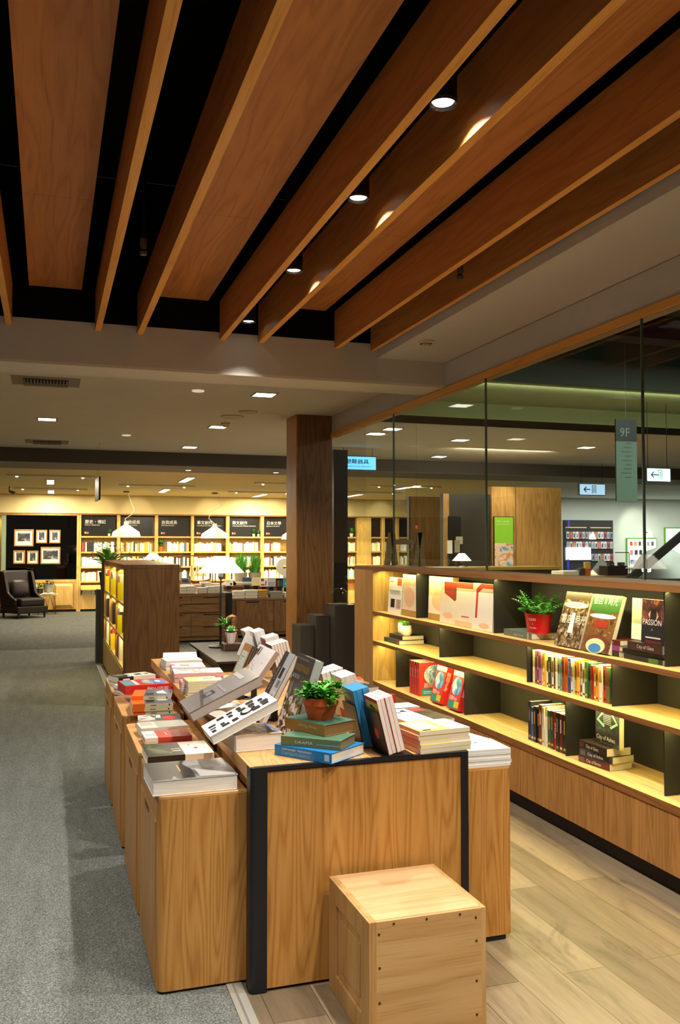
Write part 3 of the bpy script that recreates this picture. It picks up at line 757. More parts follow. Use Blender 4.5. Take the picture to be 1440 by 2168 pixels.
# rear hall lights: strips and tracks
for x, y, lab in ((.03, 18.3, 'nearer bright ceiling strip at the left, seen end-on'), (.05, 21.6, 'farther bright ceiling strip at the left, seen end-on'), (2.48, 16.9, 'slanted bright ceiling strip left of centre, nearer one'), (2.49, 20.4, 'slanted bright ceiling strip left of centre, farther one'),
                  (4.95, 18.0, 'slanted bright ceiling strip beside the wooden pillar, nearer one'), (4.98, 21.6, 'slanted bright ceiling strip beside the wooden pillar, farther one'), (7.3, 17.6, 'long bright ceiling strip behind the glass, nearer one'), (7.2, 20.9, 'long bright ceiling strip behind the glass, farther one')):
    sq_light(x, y, 2.857, .13, 1.15, lab, 'bright strips of the rear ceiling')
    area('strip_light', (x, y, 2.84), .13, 1.15, E_FAR, WARM)
for x0, x1, y, lab in ((-.72, .79, 16.6, 'ceiling light track at the left, nearer one'), (-.72, .82, 20.3, 'ceiling light track at the left, farther one'), (1.35, 2.9, 18.6, 'ceiling light track between the two left pendants'), (3.85, 5.4, 17.2, 'ceiling light track left of the wooden pillar, nearer one'), (3.9, 5.5, 20.1, 'ceiling light track left of the wooden pillar, farther one'), (6.3, 7.9, 17.2, 'ceiling light track behind the glass, nearer one'), (6.3, 7.9, 19.4, 'ceiling light track behind the glass, farther one')):
    t = root('light_track', lab, 'light track', (x0, y, 2.857), 0, 'light tracks of the rear ceiling')
    bx('rail', 0, x1 - x0, -.03, .03, -.03, -.001, M('#e8e2d0', .3, 0), t)
    for f_ in (.12, .86):
        c = MB(); c.lathe([(0, -.045), (.02, -.045), (.02, -.031)], m=LAMPW, n=14); c.build('spotlight', t).location = ((x1 - x0) * f_, 0, 0)
for x in (-.3, 1.2, 2.1, 3.9, 5.6, 7.4, 8.6):
    spot('wall_wash_light', (x, 21.9, 2.84), 8, WARM, 60, .7, (x, 22.66, 2.45), .03)
# cctv, hung sign
p = onY(25, 1050, 20.0)
t = root('security_camera', 'small security camera hanging under the rear ceiling at the left', 'camera', (p.x, 20, 2.862))
c = MB(); c.tube((-.05, 0, 0), (-.05, 0, -.10), .012, m=M('#5f5238', .5)); c.build('bracket', t)
c = MB(); c.tube((-.05, .02, -.10), (.07, -.05, -.15), .025, .034, 12, M('#5a4f3a', .4)); c.build('housing', t)
p = onY(207, 1036, 13.3)
t = root('hanging_sign', 'thin dark hanging sign seen almost edge-on at the left', 'sign', (p.x, 13.3, p.z), R(2))
bx('panel', -.012, .012, -.30, .30, -.165, .165, M('#2e2a22', .4), t)
for y_ in (-.2, .2):
    c = MB(); c.tube((0, y_, .165), (0, y_, 3.07 - p.z), .0015, n=5, m=M('#4a4236', .5)); c.build('wire', t)

# ================================================================== BEYOND THE GLASS
def lit_sign(name, lab, px0, py0, px1, py1, y, zc, build, col='#7fd0ee', em=2.0, top=3.07):
    a = onY(px0, py1, y); b_ = onY(px1, py0, y)
    t = root(name, lab, 'sign', (a.x, y, a.z)); w, h = b_.x - a.x, b_.z - a.z
    bx('casing', -.012, w + .012, .002, .05, -.012, h + .012, M('#3a4448', .4), t)
    bx('lit_face', 0, w, 0, .0019, 0, h, M(col, .5, 0, em), t)
    for x_ in (w * .08, w * .92):
        c = MB(); c.tube((x_, .025, h + .012), (x_, .025, top - a.z), .004, n=6, m=BLACKM); c.build('rod', t)
    build(t, w, h); return t
INK = M('#10304a', .5)
def rescue(t, w, h):
    text('避難器具', h * .38, INK, t, Tr(w * .13, -.0015, h * .48) @ FACE_NY, sx=.88 * w / (h * 2.0), bold=.01); text('Emergency Escape Equipment', h * .17, INK, t, Tr(w * .12, -.0015, h * .2) @ FACE_NY, sx=w * .80 / (h * 2.25))
lit_sign('escape_sign', 'blue-lit hanging sign with Chinese characters behind the glass near the pillar', 722, 968, 796, 993, 12.5, 3.0, rescue, '#69bdf0', 1.5)
GRN = M('#0c8a5a', .5)
def exitmark(t, w, h):
    c = MB(); T_ = Tr(w * .14, -.001, h * .5) @ FACE_NY
    c.add([(0, 0, 0), (h * .3, h * .3, 0), (h * .36, h * .22, 0), (h * .2, h * .05, 0), (h * .75, h * .05, 0), (h * .75, -h * .05, 0), (h * .2, -h * .05, 0), (h * .36, -h * .22, 0), (h * .3, -h * .3, 0)], [tuple(range(9))[::-1]], GRN, T_)
    for q in ((w * .48, -.35, .05, .7), (w * .62, -.35, .05, .7)): c.box(q[0], q[0] + w * .025, -.0015, -.0005, h * .14, h * .88, GRN)
    c.box(w * .48, w * .645, -.0015, -.0005, h * .84, h * .9, GRN)
    c.build('arrow_mark', t)
    m = MB(); m.tube((w * .56, -.001, h * .70), (w * .56, -.002, h * .70), h * .06, n=10, m=GRN); m.box(w * .545, w * .575, -.002, -.001, h * .42, h * .63, GRN); m.box(w * .53, w * .55, -.002, -.001, h * .18, h * .44, GRN); m.box(w * .575, w * .59, -.002, -.001, h * .2, h * .44, GRN); m.build('running_figure', t)
lit_sign('exit_sign', 'bright exit sign with a left arrow at the right edge, behind the glass', 1371, 993, 1419, 1018, 9, 3.0, exitmark, '#bff2f4', 2.6, 3.34)
lit_sign('exit_sign', 'reflected exit sign built as a paler solid one, left of the hanging floor board', 1228, 1026, 1281, 1047, 13.6, 3.0, exitmark, '#a9cdea', .9, 3.07)  # reflection of the exit sign, modelled as a second glowing sign
a = onY(1306, 1061, 8); b_ = onY(1348, 889, 8)
t = root('floor_directory', 'tall hanging floor board reading 9F behind the glass', 'sign', (a.x, 8, a.z)); w, h = b_.x - a.x, b_.z - a.z
bx('lower_panel', 0, w, 0, .02, 0, h * .73, M('#6e8272', .5), t); bx('upper_panel', 0, w, 0, .02, h * .731, h, M('#2c332e', .4), t)
text('9F', w * .5, M('#8d978c', .5), t, Tr(w * .18, -.001, h * .79) @ FACE_NY)
c = MB()
for k in range(9):
    ww = w * (.25 + .3 * ((k * 7) % 5) / 5); c.box(w * .72 - ww, w * .72, -.001, -.0002, h * (.70 - k * .052), h * (.715 - k * .052), M('#55675a', .5))
c.build('small_print', t)
c = MB(); c.tube((w / 2, .01, h), (w / 2, .01, 3.85 - a.z), .002, n=5, m=M('#9aa79a', .4)); c.build('wire', t)
def block(name, lab, cat, px0, px1, pyt, y, d, m, bottom=.002):
    a = onY(px0, pyt, y); b_ = onY(px1, pyt, y)
    t = root(name, lab, cat, (a.x, y, 0)); bx('cladding', 0, b_.x - a.x, 0, d, bottom, a.z, m, t); return t, b_.x - a.x, a.z
OAKF = wood('clad_oak', '#8a6434', '#a07940', '#b18a50', 'z', .5, 7)
t, w, h = block('wood_clad_block', 'yellowish wood-clad block behind the trestle, left of the black one', 'wall block', 869, 939, 1051, 16, .10, OAKF)
bx('dark_edge', -.03, 0, 0, .10, .002, h, CHAR, t)
t, w, h = block('black_block', 'black wall block between the two wooden ones behind the glass', 'wall block', 938, 1040, 1045, 13.05, .12, M('#2b2822', .5))
bx('side_strip', 0, .10, -.012, 0, .002, h, OAKF, t)
p0 = onY(951, 1200, 13.0); p1 = onY(977, 1093, 13.0)
s = bx('poster', p0.x - t.location.x, p1.x - t.location.x, -.03, -.013, p0.z, p1.z, M('#121212', .4), t); 
p2 = onY(966, 1141, 13.0); p3 = onY(981, 1152, 13.0)
bx('switch_plate', p2.x - t.location.x, p3.x - t.location.x, -.034, -.031, p3.z, onY(966, 1136, 13).z, M('#a6a18c', .5), t)
t, w, h = block('wood_clad_pillar', 'broad wood-clad pillar with a green poster behind the glass', 'pillar', 1041, 1188, 1030, 13.0, .16, OAKF)
bx('corner_edge', onY(1091, 1030, 13).x - t.location.x, onY(1092.5, 1030, 13).x - t.location.x, -.006, 0, .002, h, M('#6b4a26', .5), t)
area('added_wood_wall_light', (6.6, 12.0, 3.04), 1.6, .2, 40, WARM, (R(35), 0, 0))  # area lamp without a fitting, added to brighten the wood-clad fronts
spot('pillar_wash_light', (onY(1066, 1040, 13).x, 12.55, 3.0), 30, WARM, 50, .6, (onY(1066, 1040, 13).x, 13, 2.0), .03)
p0 = onY(1046, 1213, 12.98); p1 = onY(1087, 1094, 12.98)
t = root('poster', 'poster with a bright green top and a photo of folded hands', 'poster', (p0.x, 12.97, p0.z)); w, h = p1.x - p0.x, p1.z - p0.z
bx('board', 0, w, 0, .025, 0, h, M('#2b2418', .4), t)
bx('green_field', .01, w - .01, -.001, -.0001, h * .53, h - .01, M('#74a828', .5, 0, .25), t)
o_ = bx('photo', .01, w - .01, -.001, -.0001, h * .10, h * .529, photomat('poster_photo', [(.2, '#5a3a26'), (.42, '#c08a66'), (.52, '#e8c9ae'), (.62, '#4f93b4'), (.8, '#2f6f96')], 2.2, .6, (1, 1, 1.6)), t)
text('Take a break...', h * .05, M('#c8dcae', .5), t, Tr(w * .1, -.002, h * .90) @ FACE_NY); bx('small_print', w * .1, w * .8, -.0018, -.0011, h * .86, h * .868, M('#b4cc98', .5), t)
c = MB()
for k in range(4): c.box(w * (.03 + k * .245), w * (.03 + k * .245) + w * .2, -.03, -.002, -h * .02, h * .09, M('#efeee4', .6))
c.build('leaflet_pocket', t)
area('cove_light', (7.5, 8.45, 3.25), 7, .05, 8, (1, .95, .7), (R(100), 0, 0))
area('added_corridor_light', (6.5, 5.5, 3.6), 2.5, 2.5, 120, (.9, 1, .9))  # broad lamp with no fitting, added because the corridor was dark
# counters carrying the things seen through the glass
t = root('glass_side_counter', 'wooden counter behind the glass carrying the trestle', 'counter', (3.2, 8.3, 0)); bx('body', 0, 1.6, 0, .7, .002, 1.26, BROWN_Z, t); bx('top', -.02, 1.62, -.02, .72, 1.261, 1.30, DARKOAK_X, t)
# trestle
p0 = onY(826, 1200, 8.6); p1 = onY(893, 1128, 8.6)
TW = M('#94794a', .6)
t = root('wooden_trestle', 'small rough wooden trestle standing behind the glass', 'trestle', (p0.x, 8.6, 1.301)); w, h = p1.x - p0.x, p1.z - 1.301
bx('crossbar', -.005, w + .03, -.02, .03, h * .72, h * .84, TW, t, .003)
for x_ in (0.0, w - .05):
    for s_ in (-1, 1):
        c = MB(); c.add([(x_ + s_ * .055 - .016, -.03, 0), (x_ + s_ * .055 + .03, -.03, 0), (x_ + .045, -.03, h), (x_ - .005, -.03, h), (x_ + s_ * .055 - .016, .035, 0), (x_ + s_ * .055 + .03, .035, 0), (x_ + .045, .035, h), (x_ - .005, .035, h)],
                        [(3, 2, 1, 0), (4, 5, 6, 7), (0, 1, 5, 4), (1, 2, 6, 5), (2, 3, 7, 6), (3, 0, 4, 7)], TW); c.build('leg', t)
p = onY(882, 1116, 10); t = root('price_tag', 'small orange tag hanging on a thread above the trestle', 'tag', (p.x, 10, p.z)); bx('card', -.013, .013, 0, .002, -.02, .02, M('#e8702a', .6, 0, .3), t); c = MB(); c.tube((0, 0, .02), (0, 0, 3.07 - p.z), .0012, n=5, m=M('#5a4c30')); c.build('thread', t)
c2 = root('service_counter', 'long dark counter behind the glass carrying the cone lamp', 'counter', (4.9, 12.0, 0)); bx('body', 0, 2.6, 0, .6, .002, 1.24, M('#3a2d1c', .5), c2); bx('top', -.02, 2.62, -.03, .62, 1.241, 1.285, M('#7a6428', .5), c2)
p = onY(978, 1187, 12.2)
t = table_lamp((p.x, 12.2, 1.286), 'cream cone-shaped table lamp behind the glass', .145, .045, .11, p.z - 1.286, em=1.2, power=5)
for px0, px1, py0, py1, lab, m in ((944, 955, 1144, 1172, 'white leaflet leaning before the black block', M('#b9b9ae', .6)), (960, 971, 1144, 1170, 'grey leaflet leaning before the black block', M('#77705c', .6))):
    a = onY(px0, py1, 12.6); b_ = onY(px1, py0, 12.6); t = root('leaflet_stand', lab, 'leaflet', (a.x, 12.55, 1.286)); bx('card', 0, b_.x - a.x, 0, .012, a.z - 1.286, b_.z - 1.286, m, t); bx('prop', .02, .04, .013, .03, 0, b_.z - 1.30, BLACKD, t)
# shop
yS = 20.19
a = onY(1193, 1225, yS); b_ = onY(1296, 1102, yS)
t = root('accessory_wall', 'black pegboard wall hung with rows of phone accessory packs', 'shop display', (a.x, yS - .08, a.z)); w, h = b_.x - a.x, b_.z - a.z
bx('pegboard', 0, w, .04, .08, 0, h, M('#232629', .5), t)
cols = ['#c8ccd0', '#b4bac0', '#d8dadc', '#9aa2aa', '#c06878', '#d86838', '#8f96a4', '#e2e4e6']
for r_ in range(4):
    zz = h * (.80 - r_ * .17) if r_ < 2 else h * (.42 - (r_ - 2) * .27)
    for k in range(15):
        if r_ == 2 and k < 8: continue
        x_ = w * .04 + k * w * .063
        q = MB(); q.box(x_, x_ + w * .05, .0, .035, zz - h * .12, zz, M(cols[(k * 5 + r_ * 3) % 8], .4)); q.box(x_ + w * .012, x_ + w * .038, -.003, 0, zz - h * .1, zz - h * .03, M(['#34383e', '#7a8088', '#4a3a3a', '#a8888a'][(k + r_) % 4], .4)); q.build('pack', t)
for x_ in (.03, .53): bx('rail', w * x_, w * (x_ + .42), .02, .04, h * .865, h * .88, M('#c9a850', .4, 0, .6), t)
bx('lit_box', w * .03, w * .50, -.05, .03, h * .32, h * .53, M('#f4f6ee', .5, 0, 2.2), t)
for x_, z_ in ((.04, .88), (.02, .05)): bx('banner', w * x_, w * (x_ + .04), -.06, -.05, h * z_, h * (z_ + (.12 if z_ > .5 else .28)), M('#3038a0', .5, 0, .3), t)
for px0, py0, px1, py1, lab in ((1326, 1139, 1389, 1203, 'green-framed white display board behind the diagonal bar'), (1407, 1117, 1470, 1182, 'green-framed board cut by the right edge')):
    a = onY(px0, py1, yS); b_ = onY(px1, py0, yS); t = root('display_board', lab, 'display board', (a.x, yS - .05, a.z)); w, h = b_.x - a.x, b_.z - a.z
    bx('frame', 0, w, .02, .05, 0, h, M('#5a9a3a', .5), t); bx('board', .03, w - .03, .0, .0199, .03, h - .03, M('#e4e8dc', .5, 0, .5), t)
    if px0 < 1400:
        for k in range(6): bx('pack', w * (.1 + k * .14), w * (.16 + k * .14), -.03, 0, h * .75, h * .88, M(['#d84a3a', '#e89a3a', '#505050', '#8a8a88', '#9a9a98', '#606468'][k], .5), t)
        for k in range(5): bx('pack', w * (.1 + k * .15), w * (.17 + k * .15), -.03, 0, h * .45, h * .6, M(['#d8868a', '#34383a', '#34383a', '#c8ccc8', '#b8bcb8'][k], .5), t)
        for k in range(5): bx('pack', w * (.1 + k * .15), w * (.22 + k * .15), -.03, 0, h * .14, h * .28, M(['#7a88a8', '#9aa2a8', '#c8ccc8', '#8ab04a', '#b8bcb8'][k], .5), t)
for px, py, lab in ((1255, 1136, 'white wall lamp in front of the accessory wall'), (1376, 1132, 'white wall lamp above the green-framed board')):
    p = onY(px, py, yS - .15); t = root('wall_lamp', lab, 'lamp', (p.x, yS - .15, p.z)); c = MB(); c.lathe([(.085, -.07), (.04, .07), (0, .07)], m=M('#fff8e8', .5, 0, 3)); c.build('shade', t, smooth=True); bx('bracket', -.01, .01, .0, .15, .05, .07, BLACKM, t)
for x_ in (12.8, 14.4, 16): area('shop_light', (x_, 18.4, 2.84), 1.2, 1.2, E_SHOP / 3, (1, 1, .95))
spot('shop_wash_light', (onY(1350, 1100, 19.5).x, 19.3, 2.84), 45, (1, .97, .8), 70, .7, (onY(1352, 1100, 20.2).x, 20.2, 1.9), .05)
# counter with small things near the right
YC = 10.2
zc = onY(1300, 1219, YC).z
a = onY(1195, 1219, YC); 
t = root('shop_counter', 'pale wooden counter behind the glass at the right', 'counter', (a.x - .02, YC - .02, 0)); bx('body', 0, 2.6, .02, .7, .002, zc - .031, M('#5d4a2c', .5), t); bx('top', -.02, 2.62, 0, .72, zc - .03, zc, M('#a07a40', .5), t)
def thing_box(name, lab, cat, px0, px1, pyt, m, d=.12, dy=.15, bev=.004):
    a = onY(px0, 1215, YC + dy); b_ = onY(px1, pyt, YC + dy)
    t = root(name, lab, cat, (a.x, YC + dy, zc + .001)); return t, b_.x - a.x, b_.z - zc
t, w, h = thing_box('black_box', 'black open cardboard box on the counter behind the glass', 'box', 1287, 1330, 1198, None, dy=.02)
bx('carton', 0, w, 0, .2, 0, h, BLACKD, t, .003)
for k in (0, 1):
    q = bx('lid_tab', w * (.28 + k * .52) - .02, w * (.28 + k * .52) + .05, .05, .12, h, h + .045, BLACKM, t)
    bx('gold_mark', w * (.28 + k * .52) - .006, w * (.28 + k * .52) + .034, .0485, .0499, h + .016, h + .027, M('#c9b060', .5), q)
t, w, h = thing_box('desk_lamp', 'thin black angled desk lamp rising behind the black box', 'lamp', 1303, 1332, 1170, None, dy=.4)
c = MB(); c.path([(w, 0, 0.004), (w, 0, h), (0, 0, h)], .006, 8, BLACKM); c.build('arm', t); c = MB(); c.lathe([(0, 0), (.06, 0), (.06, .01), (0, .012)], (w, 0, 0), m=BLACKM); c.build('base', t)
t, w, h = thing_box('paper_sheet', 'tilted white sheet of paper on the counter behind the glass', 'paper', 1254, 1297, 1183, None, dy=.30)
c = MB(); c.add([(0, 0, h * .35), (w * .3, 0, 0), (w * 1.0, .05, h * .62), (w * .5, .05, h)], [(0, 1, 2, 3), (3, 2, 1, 0)], M('#e6e8e6', .6)); c.add([(w * .3, .02, 0), (w * .35, .3, 0), (w, .3, h * .6), (w, .06, h * .61)], [(0, 1, 2, 3)], M('#c8ccca', .6)); c.build('sheet', t)
t, w, h = thing_box('drink_carton', 'orange and yellow snack bag on the counter behind the glass', 'snack bag', 1240, 1252, 1190, None, dy=.2); c = MB(); c.prism(rrect(0, w, 0, .06, .02), 0, h * .5, M('#d8602a', .5)); c.prism(rrect(0, w, 0, .06, .02), h * .5, h, M('#e8b860', .5)); c.build('bag', t, .004)
t, w, h = thing_box('dark_jars', 'small dark box between the snack bag and the pillar', 'box', 1229, 1239, 1203, None, dy=.2); bx('carton', 0, w, 0, .08, 0, h, M('#3a3d40', .4), t, .004)
t, w, h = thing_box('white_tray', 'low pale tray on the counter at its left end', 'tray', 1193, 1226, 1209, None, dy=.2); bx('tray', 0, w, 0, .3, 0, h, M('#d8dcc8', .6), t, .004)
# crumpled white bag and the leaning bar
a = onY(1380, 1232, 7.2); zt = 1.29
t = root('side_stand', 'dark stand behind the glass under the white bag', 'stand', (a.x - .25, 7.05, 0)); bx('body', 0, 1.2, 0, .6, .002, zt, BLACKD, t)
t = root('white_bag', 'crumpled white plastic bag behind the glass at the right edge', 'bag', (a.x + .24, 7.35, zt + .001))
rng = random.Random(3); c = MB(); vs = []; fs = []; nu, nv = 26, 14
for j in range(nv + 1):
    for i in range(nu):
        ph = j / nv * PI * .5; th = 2 * PI * i / nu
        r_ = (.30 + .018 * math.sin(3 * th + j * .5) + .010 * math.sin(7 * th - j * .7) + rng.uniform(-.006, .006)) * math.cos(ph) ** .6
        vs.append((r_ * 1.0 * math.cos(th), r_ * .8 * math.sin(th), .28 * math.sin(ph) * (1 + .1 * math.sin(2 * th))))
for j in range(nv):
    for i in range(nu): fs.append((j * nu + i, j * nu + (i + 1) % nu, (j + 1) * nu + (i + 1) % nu, (j + 1) * nu + i))
c.add(vs, fs, M('#d8d8d2', .5)); c.build('bag', t, smooth=True)
Pq = [onY(1326, 1224, 6.6), onY(1348, 1224, 6.6), onY(1440, 1146, 6.6), onY(1440, 1127, 6.6)]
dn, up = (Pq[0] - Pq[3]).normalized(), (Pq[3] - Pq[0]).normalized()
Pq = [Pq[0] + dn * .35, Pq[1] + dn * .35, Pq[2] + up * .30, Pq[3] + up * .30]
zt = Pq[0].z
t = root('diagonal_bar', 'broad dark diagonal bar leaning behind the glass at the right', 'bar', (Pq[0].x, 6.6, 0))
c = MB(); c.prism([(q.x - Pq[0].x, q.z) for q in Pq], -.02, .02, M('#24241f', .45), Matrix(((1, 0, 0, 0), (0, 0, 1, 0), (0, 1, 0, 0), (0, 0, 0, 1)))); c.build('bar', t)
bx('post', .0, .09, -.02, .02, .003, zt - .001, BLACKD, t)
# added spots with made-up lenses, brightening the far tables
for x_, lab in ((2.2, 'added small spot under the dark bulkhead, brightening the left far table'), (3.7, 'added small spot under the dark bulkhead, brightening the right far table')):
    t = root('added_spot', lab, 'ceiling light', (x_, 14.8, 2.857)); c = MB(); c.lathe([(0, -.003), (.03, -.003), (.045, -.001)], m=LAMPW, n=14); c.build('lens', t)
    spot('added_spot_light', (x_, 14.8, 2.84), 90, WARM, 75, .6, (x_, 16.2, .9), .04)
# ================================================================== BOOKS
def G(x, y): return (220 + x / 3.4286, 1280 + y / 3.4286)          # working crops of the photograph
def Hc(x, y): return (580 + x / 5.5385, 1380 + y / 5.5385)
def Kc(x, y): return (780 + x / 4.5, 1440 + y / 4.5)
def Qc(x, y): return (230 + x / 7.2, 1370 + y / 7.2)
def Vc(x, y): return (440 + x / 4.5, 1300 + y / 4.5)
PHOTO_G = photomat('grey_photo', [(.25, '#1e1c1b'), (.45, '#55524f'), (.6, '#86827e'), (.75, '#aba7a2')], 2.0, .7)
PHOTO_D = photomat('dark_photo', [(.3, '#0e0d0d'), (.5, '#2b2826'), (.62, '#8a8580'), (.75, '#d2cfc9')], 2.4, 1.0)
PHOTO_B = photomat('brown_photo', [(.3, '#2a1c12'), (.45, '#7a5636'), (.55, '#c9a684'), (.7, '#e8dccb')], 3.0, 1.2)
PHOTO_N = photomat('green_photo', [(.3, '#10120c'), (.5, '#27301c'), (.62, '#5f6a44'), (.75, '#a8a888')], 3.0, 1.0)
COLLAGE = cellmat('collage', [(0, '#efe9e6'), (.3, '#d88a98'), (.45, '#f4f0ee'), (.62, '#b8a0b8'), (.75, '#e8b070'), (.88, '#5f5a66')], 9, (1, 1.4, 1))
MOSAIC = cellmat('mosaic_facade', [(0, '#d8d4cc'), (.25, '#3a3830'), (.4, '#b0aca4'), (.55, '#6f6a40'), (.68, '#e8e4dc'), (.8, '#9a6a34'), (.9, '#24221e')], 15, (.8, 1.35, 1))
HALL1 = photomat('hall_photo', [(.25, '#0e0b09'), (.42, '#2e1f14'), (.52, '#6a5030'), (.62, '#a89468'), (.78, '#d8d0b4')], 9, 1.0)
HALL2 = photomat('gallery_photo', [(.25, '#10120c'), (.4, '#3a2412'), (.5, '#7a5222'), (.58, '#4a2010'), (.68, '#a8905c'), (.8, '#234a2c')], 10, 1.0)
SKYART = photomat('sky_field', [(.3, '#3c78b8'), (.5, '#6aa8d8'), (.62, '#f0f4f4'), (.8, '#5a9a3a')], 2.2, .6)
SMOKE = photomat('smoke_photo', [(.25, '#121214'), (.5, '#3a1c18'), (.62, '#8a4a3a'), (.8, '#b89080')], 2.2, 1.2)
SOFT = photomat('soft_cream_print', [(.2, '#e8d6b4'), (.5, '#f2e4c8'), (.7, '#efc9a0'), (.9, '#e0a888')], 1.2, .3)

def book(label, mat, w, h, t, cover, art=(), spine=(), title=(), stitle=(), group=None, pages=None, hard=False, name='book', cat='book', plain=False):
    r = root(name, label, cat, group=group, mat=mat)
    pg = pages or PAGES
    cm = cover if not isinstance(cover, str) else M(cover, .4)
    k = .0022 if hard else .0011
    o = .003 if hard else 0.0
    c = MB(); c.box(0, w, 0, h, 0, k, cm); c.box(0, w, 0, h, t - k, t, cm); c.box(0, k, 0, h, k, t - k, cm); c.build('cover', r, .0006 if hard else 0)
    bx('pages', k, w - o, o, h - o, k, t - k, pg, r)
    if art or spine:
        c = MB(); z = t + .0003
        for a in art:
            if a[0] == 'r': c.box(a[1] * w, a[3] * w, a[2] * h, a[4] * h, t - .0001, z, a[5])
            elif a[0] == 'e':
                n = 22; c.add([(a[1] * w + a[3] * w * math.cos(2 * PI * i / n), a[2] * h + a[4] * h * math.sin(2 * PI * i / n), z) for i in range(n)], [tuple(range(n))], a[5])
            elif a[0] == 'p': c.add([(x * w, y * h, z) for x, y in a[1]], [tuple(range(len(a[1])))], a[2])
            z += .00025
        x = -.0003
        for a in spine:
            c.box(x, .0001, a[0] * h, a[1] * h, .0002 if len(a) < 4 else a[3] * t, t - .0002 if len(a) < 5 else a[4] * t, a[2]); x -= .0002
        c.build('cover_art', r)
    for (s, u, v, size, m, *sx) in title:
        text(s, size, m, r, Tr(u * w, v * h, t + .0025), sx=sx[0] if sx else 1)
    for (s, v, zz, size, m, *sx) in stitle:      # lettering across the spine, read with the book lying flat
        text(s, size, m, r, Tr(-.0016, v * h, zz * t) @ FACE_NX, sx=sx[0] if sx else 1)
    return r
WH, BK, RD = M('#ece9e2', .5), M('#161616', .45), M('#c62a24', .45)
CR = M('#e2d9bd', .55)

def basis(nl, nr, fr, z):
    A, B, C = onZ(*nl, z), onZ(*nr, z), onZ(*fr, z)
    u = (B - A); L = u.length; u.normalize(); v = Vector((-u.y, u.x, 0)); d = abs((C - B).dot(v))
    return A, B, u, v, L, d
def flat(nl, nr, fr, z0, t, orient, label, cover, far_is='r', depth=None, **kw):
    zt = z0 + t
    if far_is == 'l':
        A, B, C = onZ(*nl, zt), onZ(*nr, zt), onZ(*fr, zt)
        u = B - A; L = u.length; u.normalize(); v = Vector((-u.y, u.x, 0)); d = abs((C - A).dot(v))
    else: A, B, u, v, L, d = basis(nl, nr, fr, zt)
    d = depth or d
    dz = Vector((0, 0, t))
    if orient == 'far': mt, w, h = frame(A + v * d - dz, -v, u), d, L
    elif orient == 'near': mt, w, h = frame(B - dz, v, -u), d, L
    elif orient == 'left': mt, w, h = frame(A - dz, u, v), L, d
    return book(label, mt, w, h, t, cover, **kw)
def pile(n, nl, nr, fr, z0, t, orient, what, cover, where, rng=random.Random(5), **kw):
    """n copies on top of each other, the listed corners are those of the topmost"""
    zt = z0 + n * (t + .0004)
    nl_, nr_, fr_ = nl, nr, fr
    for i in range(n):
        z = z0 + i * (t + .0004)
        pos = 'topmost of' if i == n - 1 else ('lowest of' if i == 0 else nth(n - 1 - i) + ' from the top of')
        if n == 2: pos = 'upper of' if i else 'lower of'
        a, b_, c_ = [onZ(*p, zt) for p in (nl, nr, fr)]
        j = Vector((rng.uniform(-.004, .004), rng.uniform(-.003, .003), 0)) if i < n - 1 else Vector((0, 0, 0))
        u = b_ - a; L = u.length; u.normalize(); v = Vector((-u.y, u.x, 0))
        d = abs((c_ - (a if kw.get('far_is') == 'l' else b_)).dot(v)); d = kw.get('depth') or d
        q = {k: x for k, x in kw.items() if k not in ('far_is', 'depth')}
        base = Vector((0, 0, z - zt)) + j
        if orient == 'far': mt, w, h = frame(a + v * d + base, -v, u), d, L
        elif orient == 'near': mt, w, h = frame(b_ + base, v, -u), d, L
        else: mt, w, h = frame(a + base, u, v), L, d
        book('%s, %s %s' % (what, pos, where), mt, w, h, t, cover, **q)
def lean(ft, nt, h, th, t, n, labels, cover, side=1, z0=.8, gap=.0006, w=None, **kw):
    """books leaning on the table; ft / nt are the far and near top corners of the face that looks to the left"""
    T = n * (t + gap); c_, s_ = math.cos(R(th)), math.sin(R(th))
    zt = z0 + h * s_ + (T * c_ if side > 0 else 0)
    P = onZ(*nt, zt); Q = onZ(*ft, zt)
    w = w or max(.08, abs(Q.y - P.y))
    yd = Vector((c_ * side, 0, s_)); xd = Vector((0, -1, 0)); nz = xd.cross(yd)
    for i in range(n):
        o = P - yd * h + Vector((0, w, 0)) - nz * ((i + 1) * (t + gap) - gap)
        jj = random.uniform(-.003, .003) if i else 0
        o = o + Vector((0, jj, 0))
        book(labels(i) if callable(labels) else labels, frame(o, xd, yd), w, h, t, cover, **kw)
    return P, w
def easel(x, y, z, w, h, th, lab, side=1):
    """black metal book rest: sloping plate, lip and foot"""
    c_, s_ = math.cos(R(th)), math.sin(R(th))
    yd = Vector((c_ * side, 0, s_)); xd = Vector((0, -1, 0))
    r = root('book_stand', lab, 'book stand', mat=frame((x, y, z), xd, yd), group='black metal book stands on the table')
    sgn = 1 if side > 0 else -1
    bx('plate', .0, w, 0, h, -.003, 0, BLACKM, r)
    return r

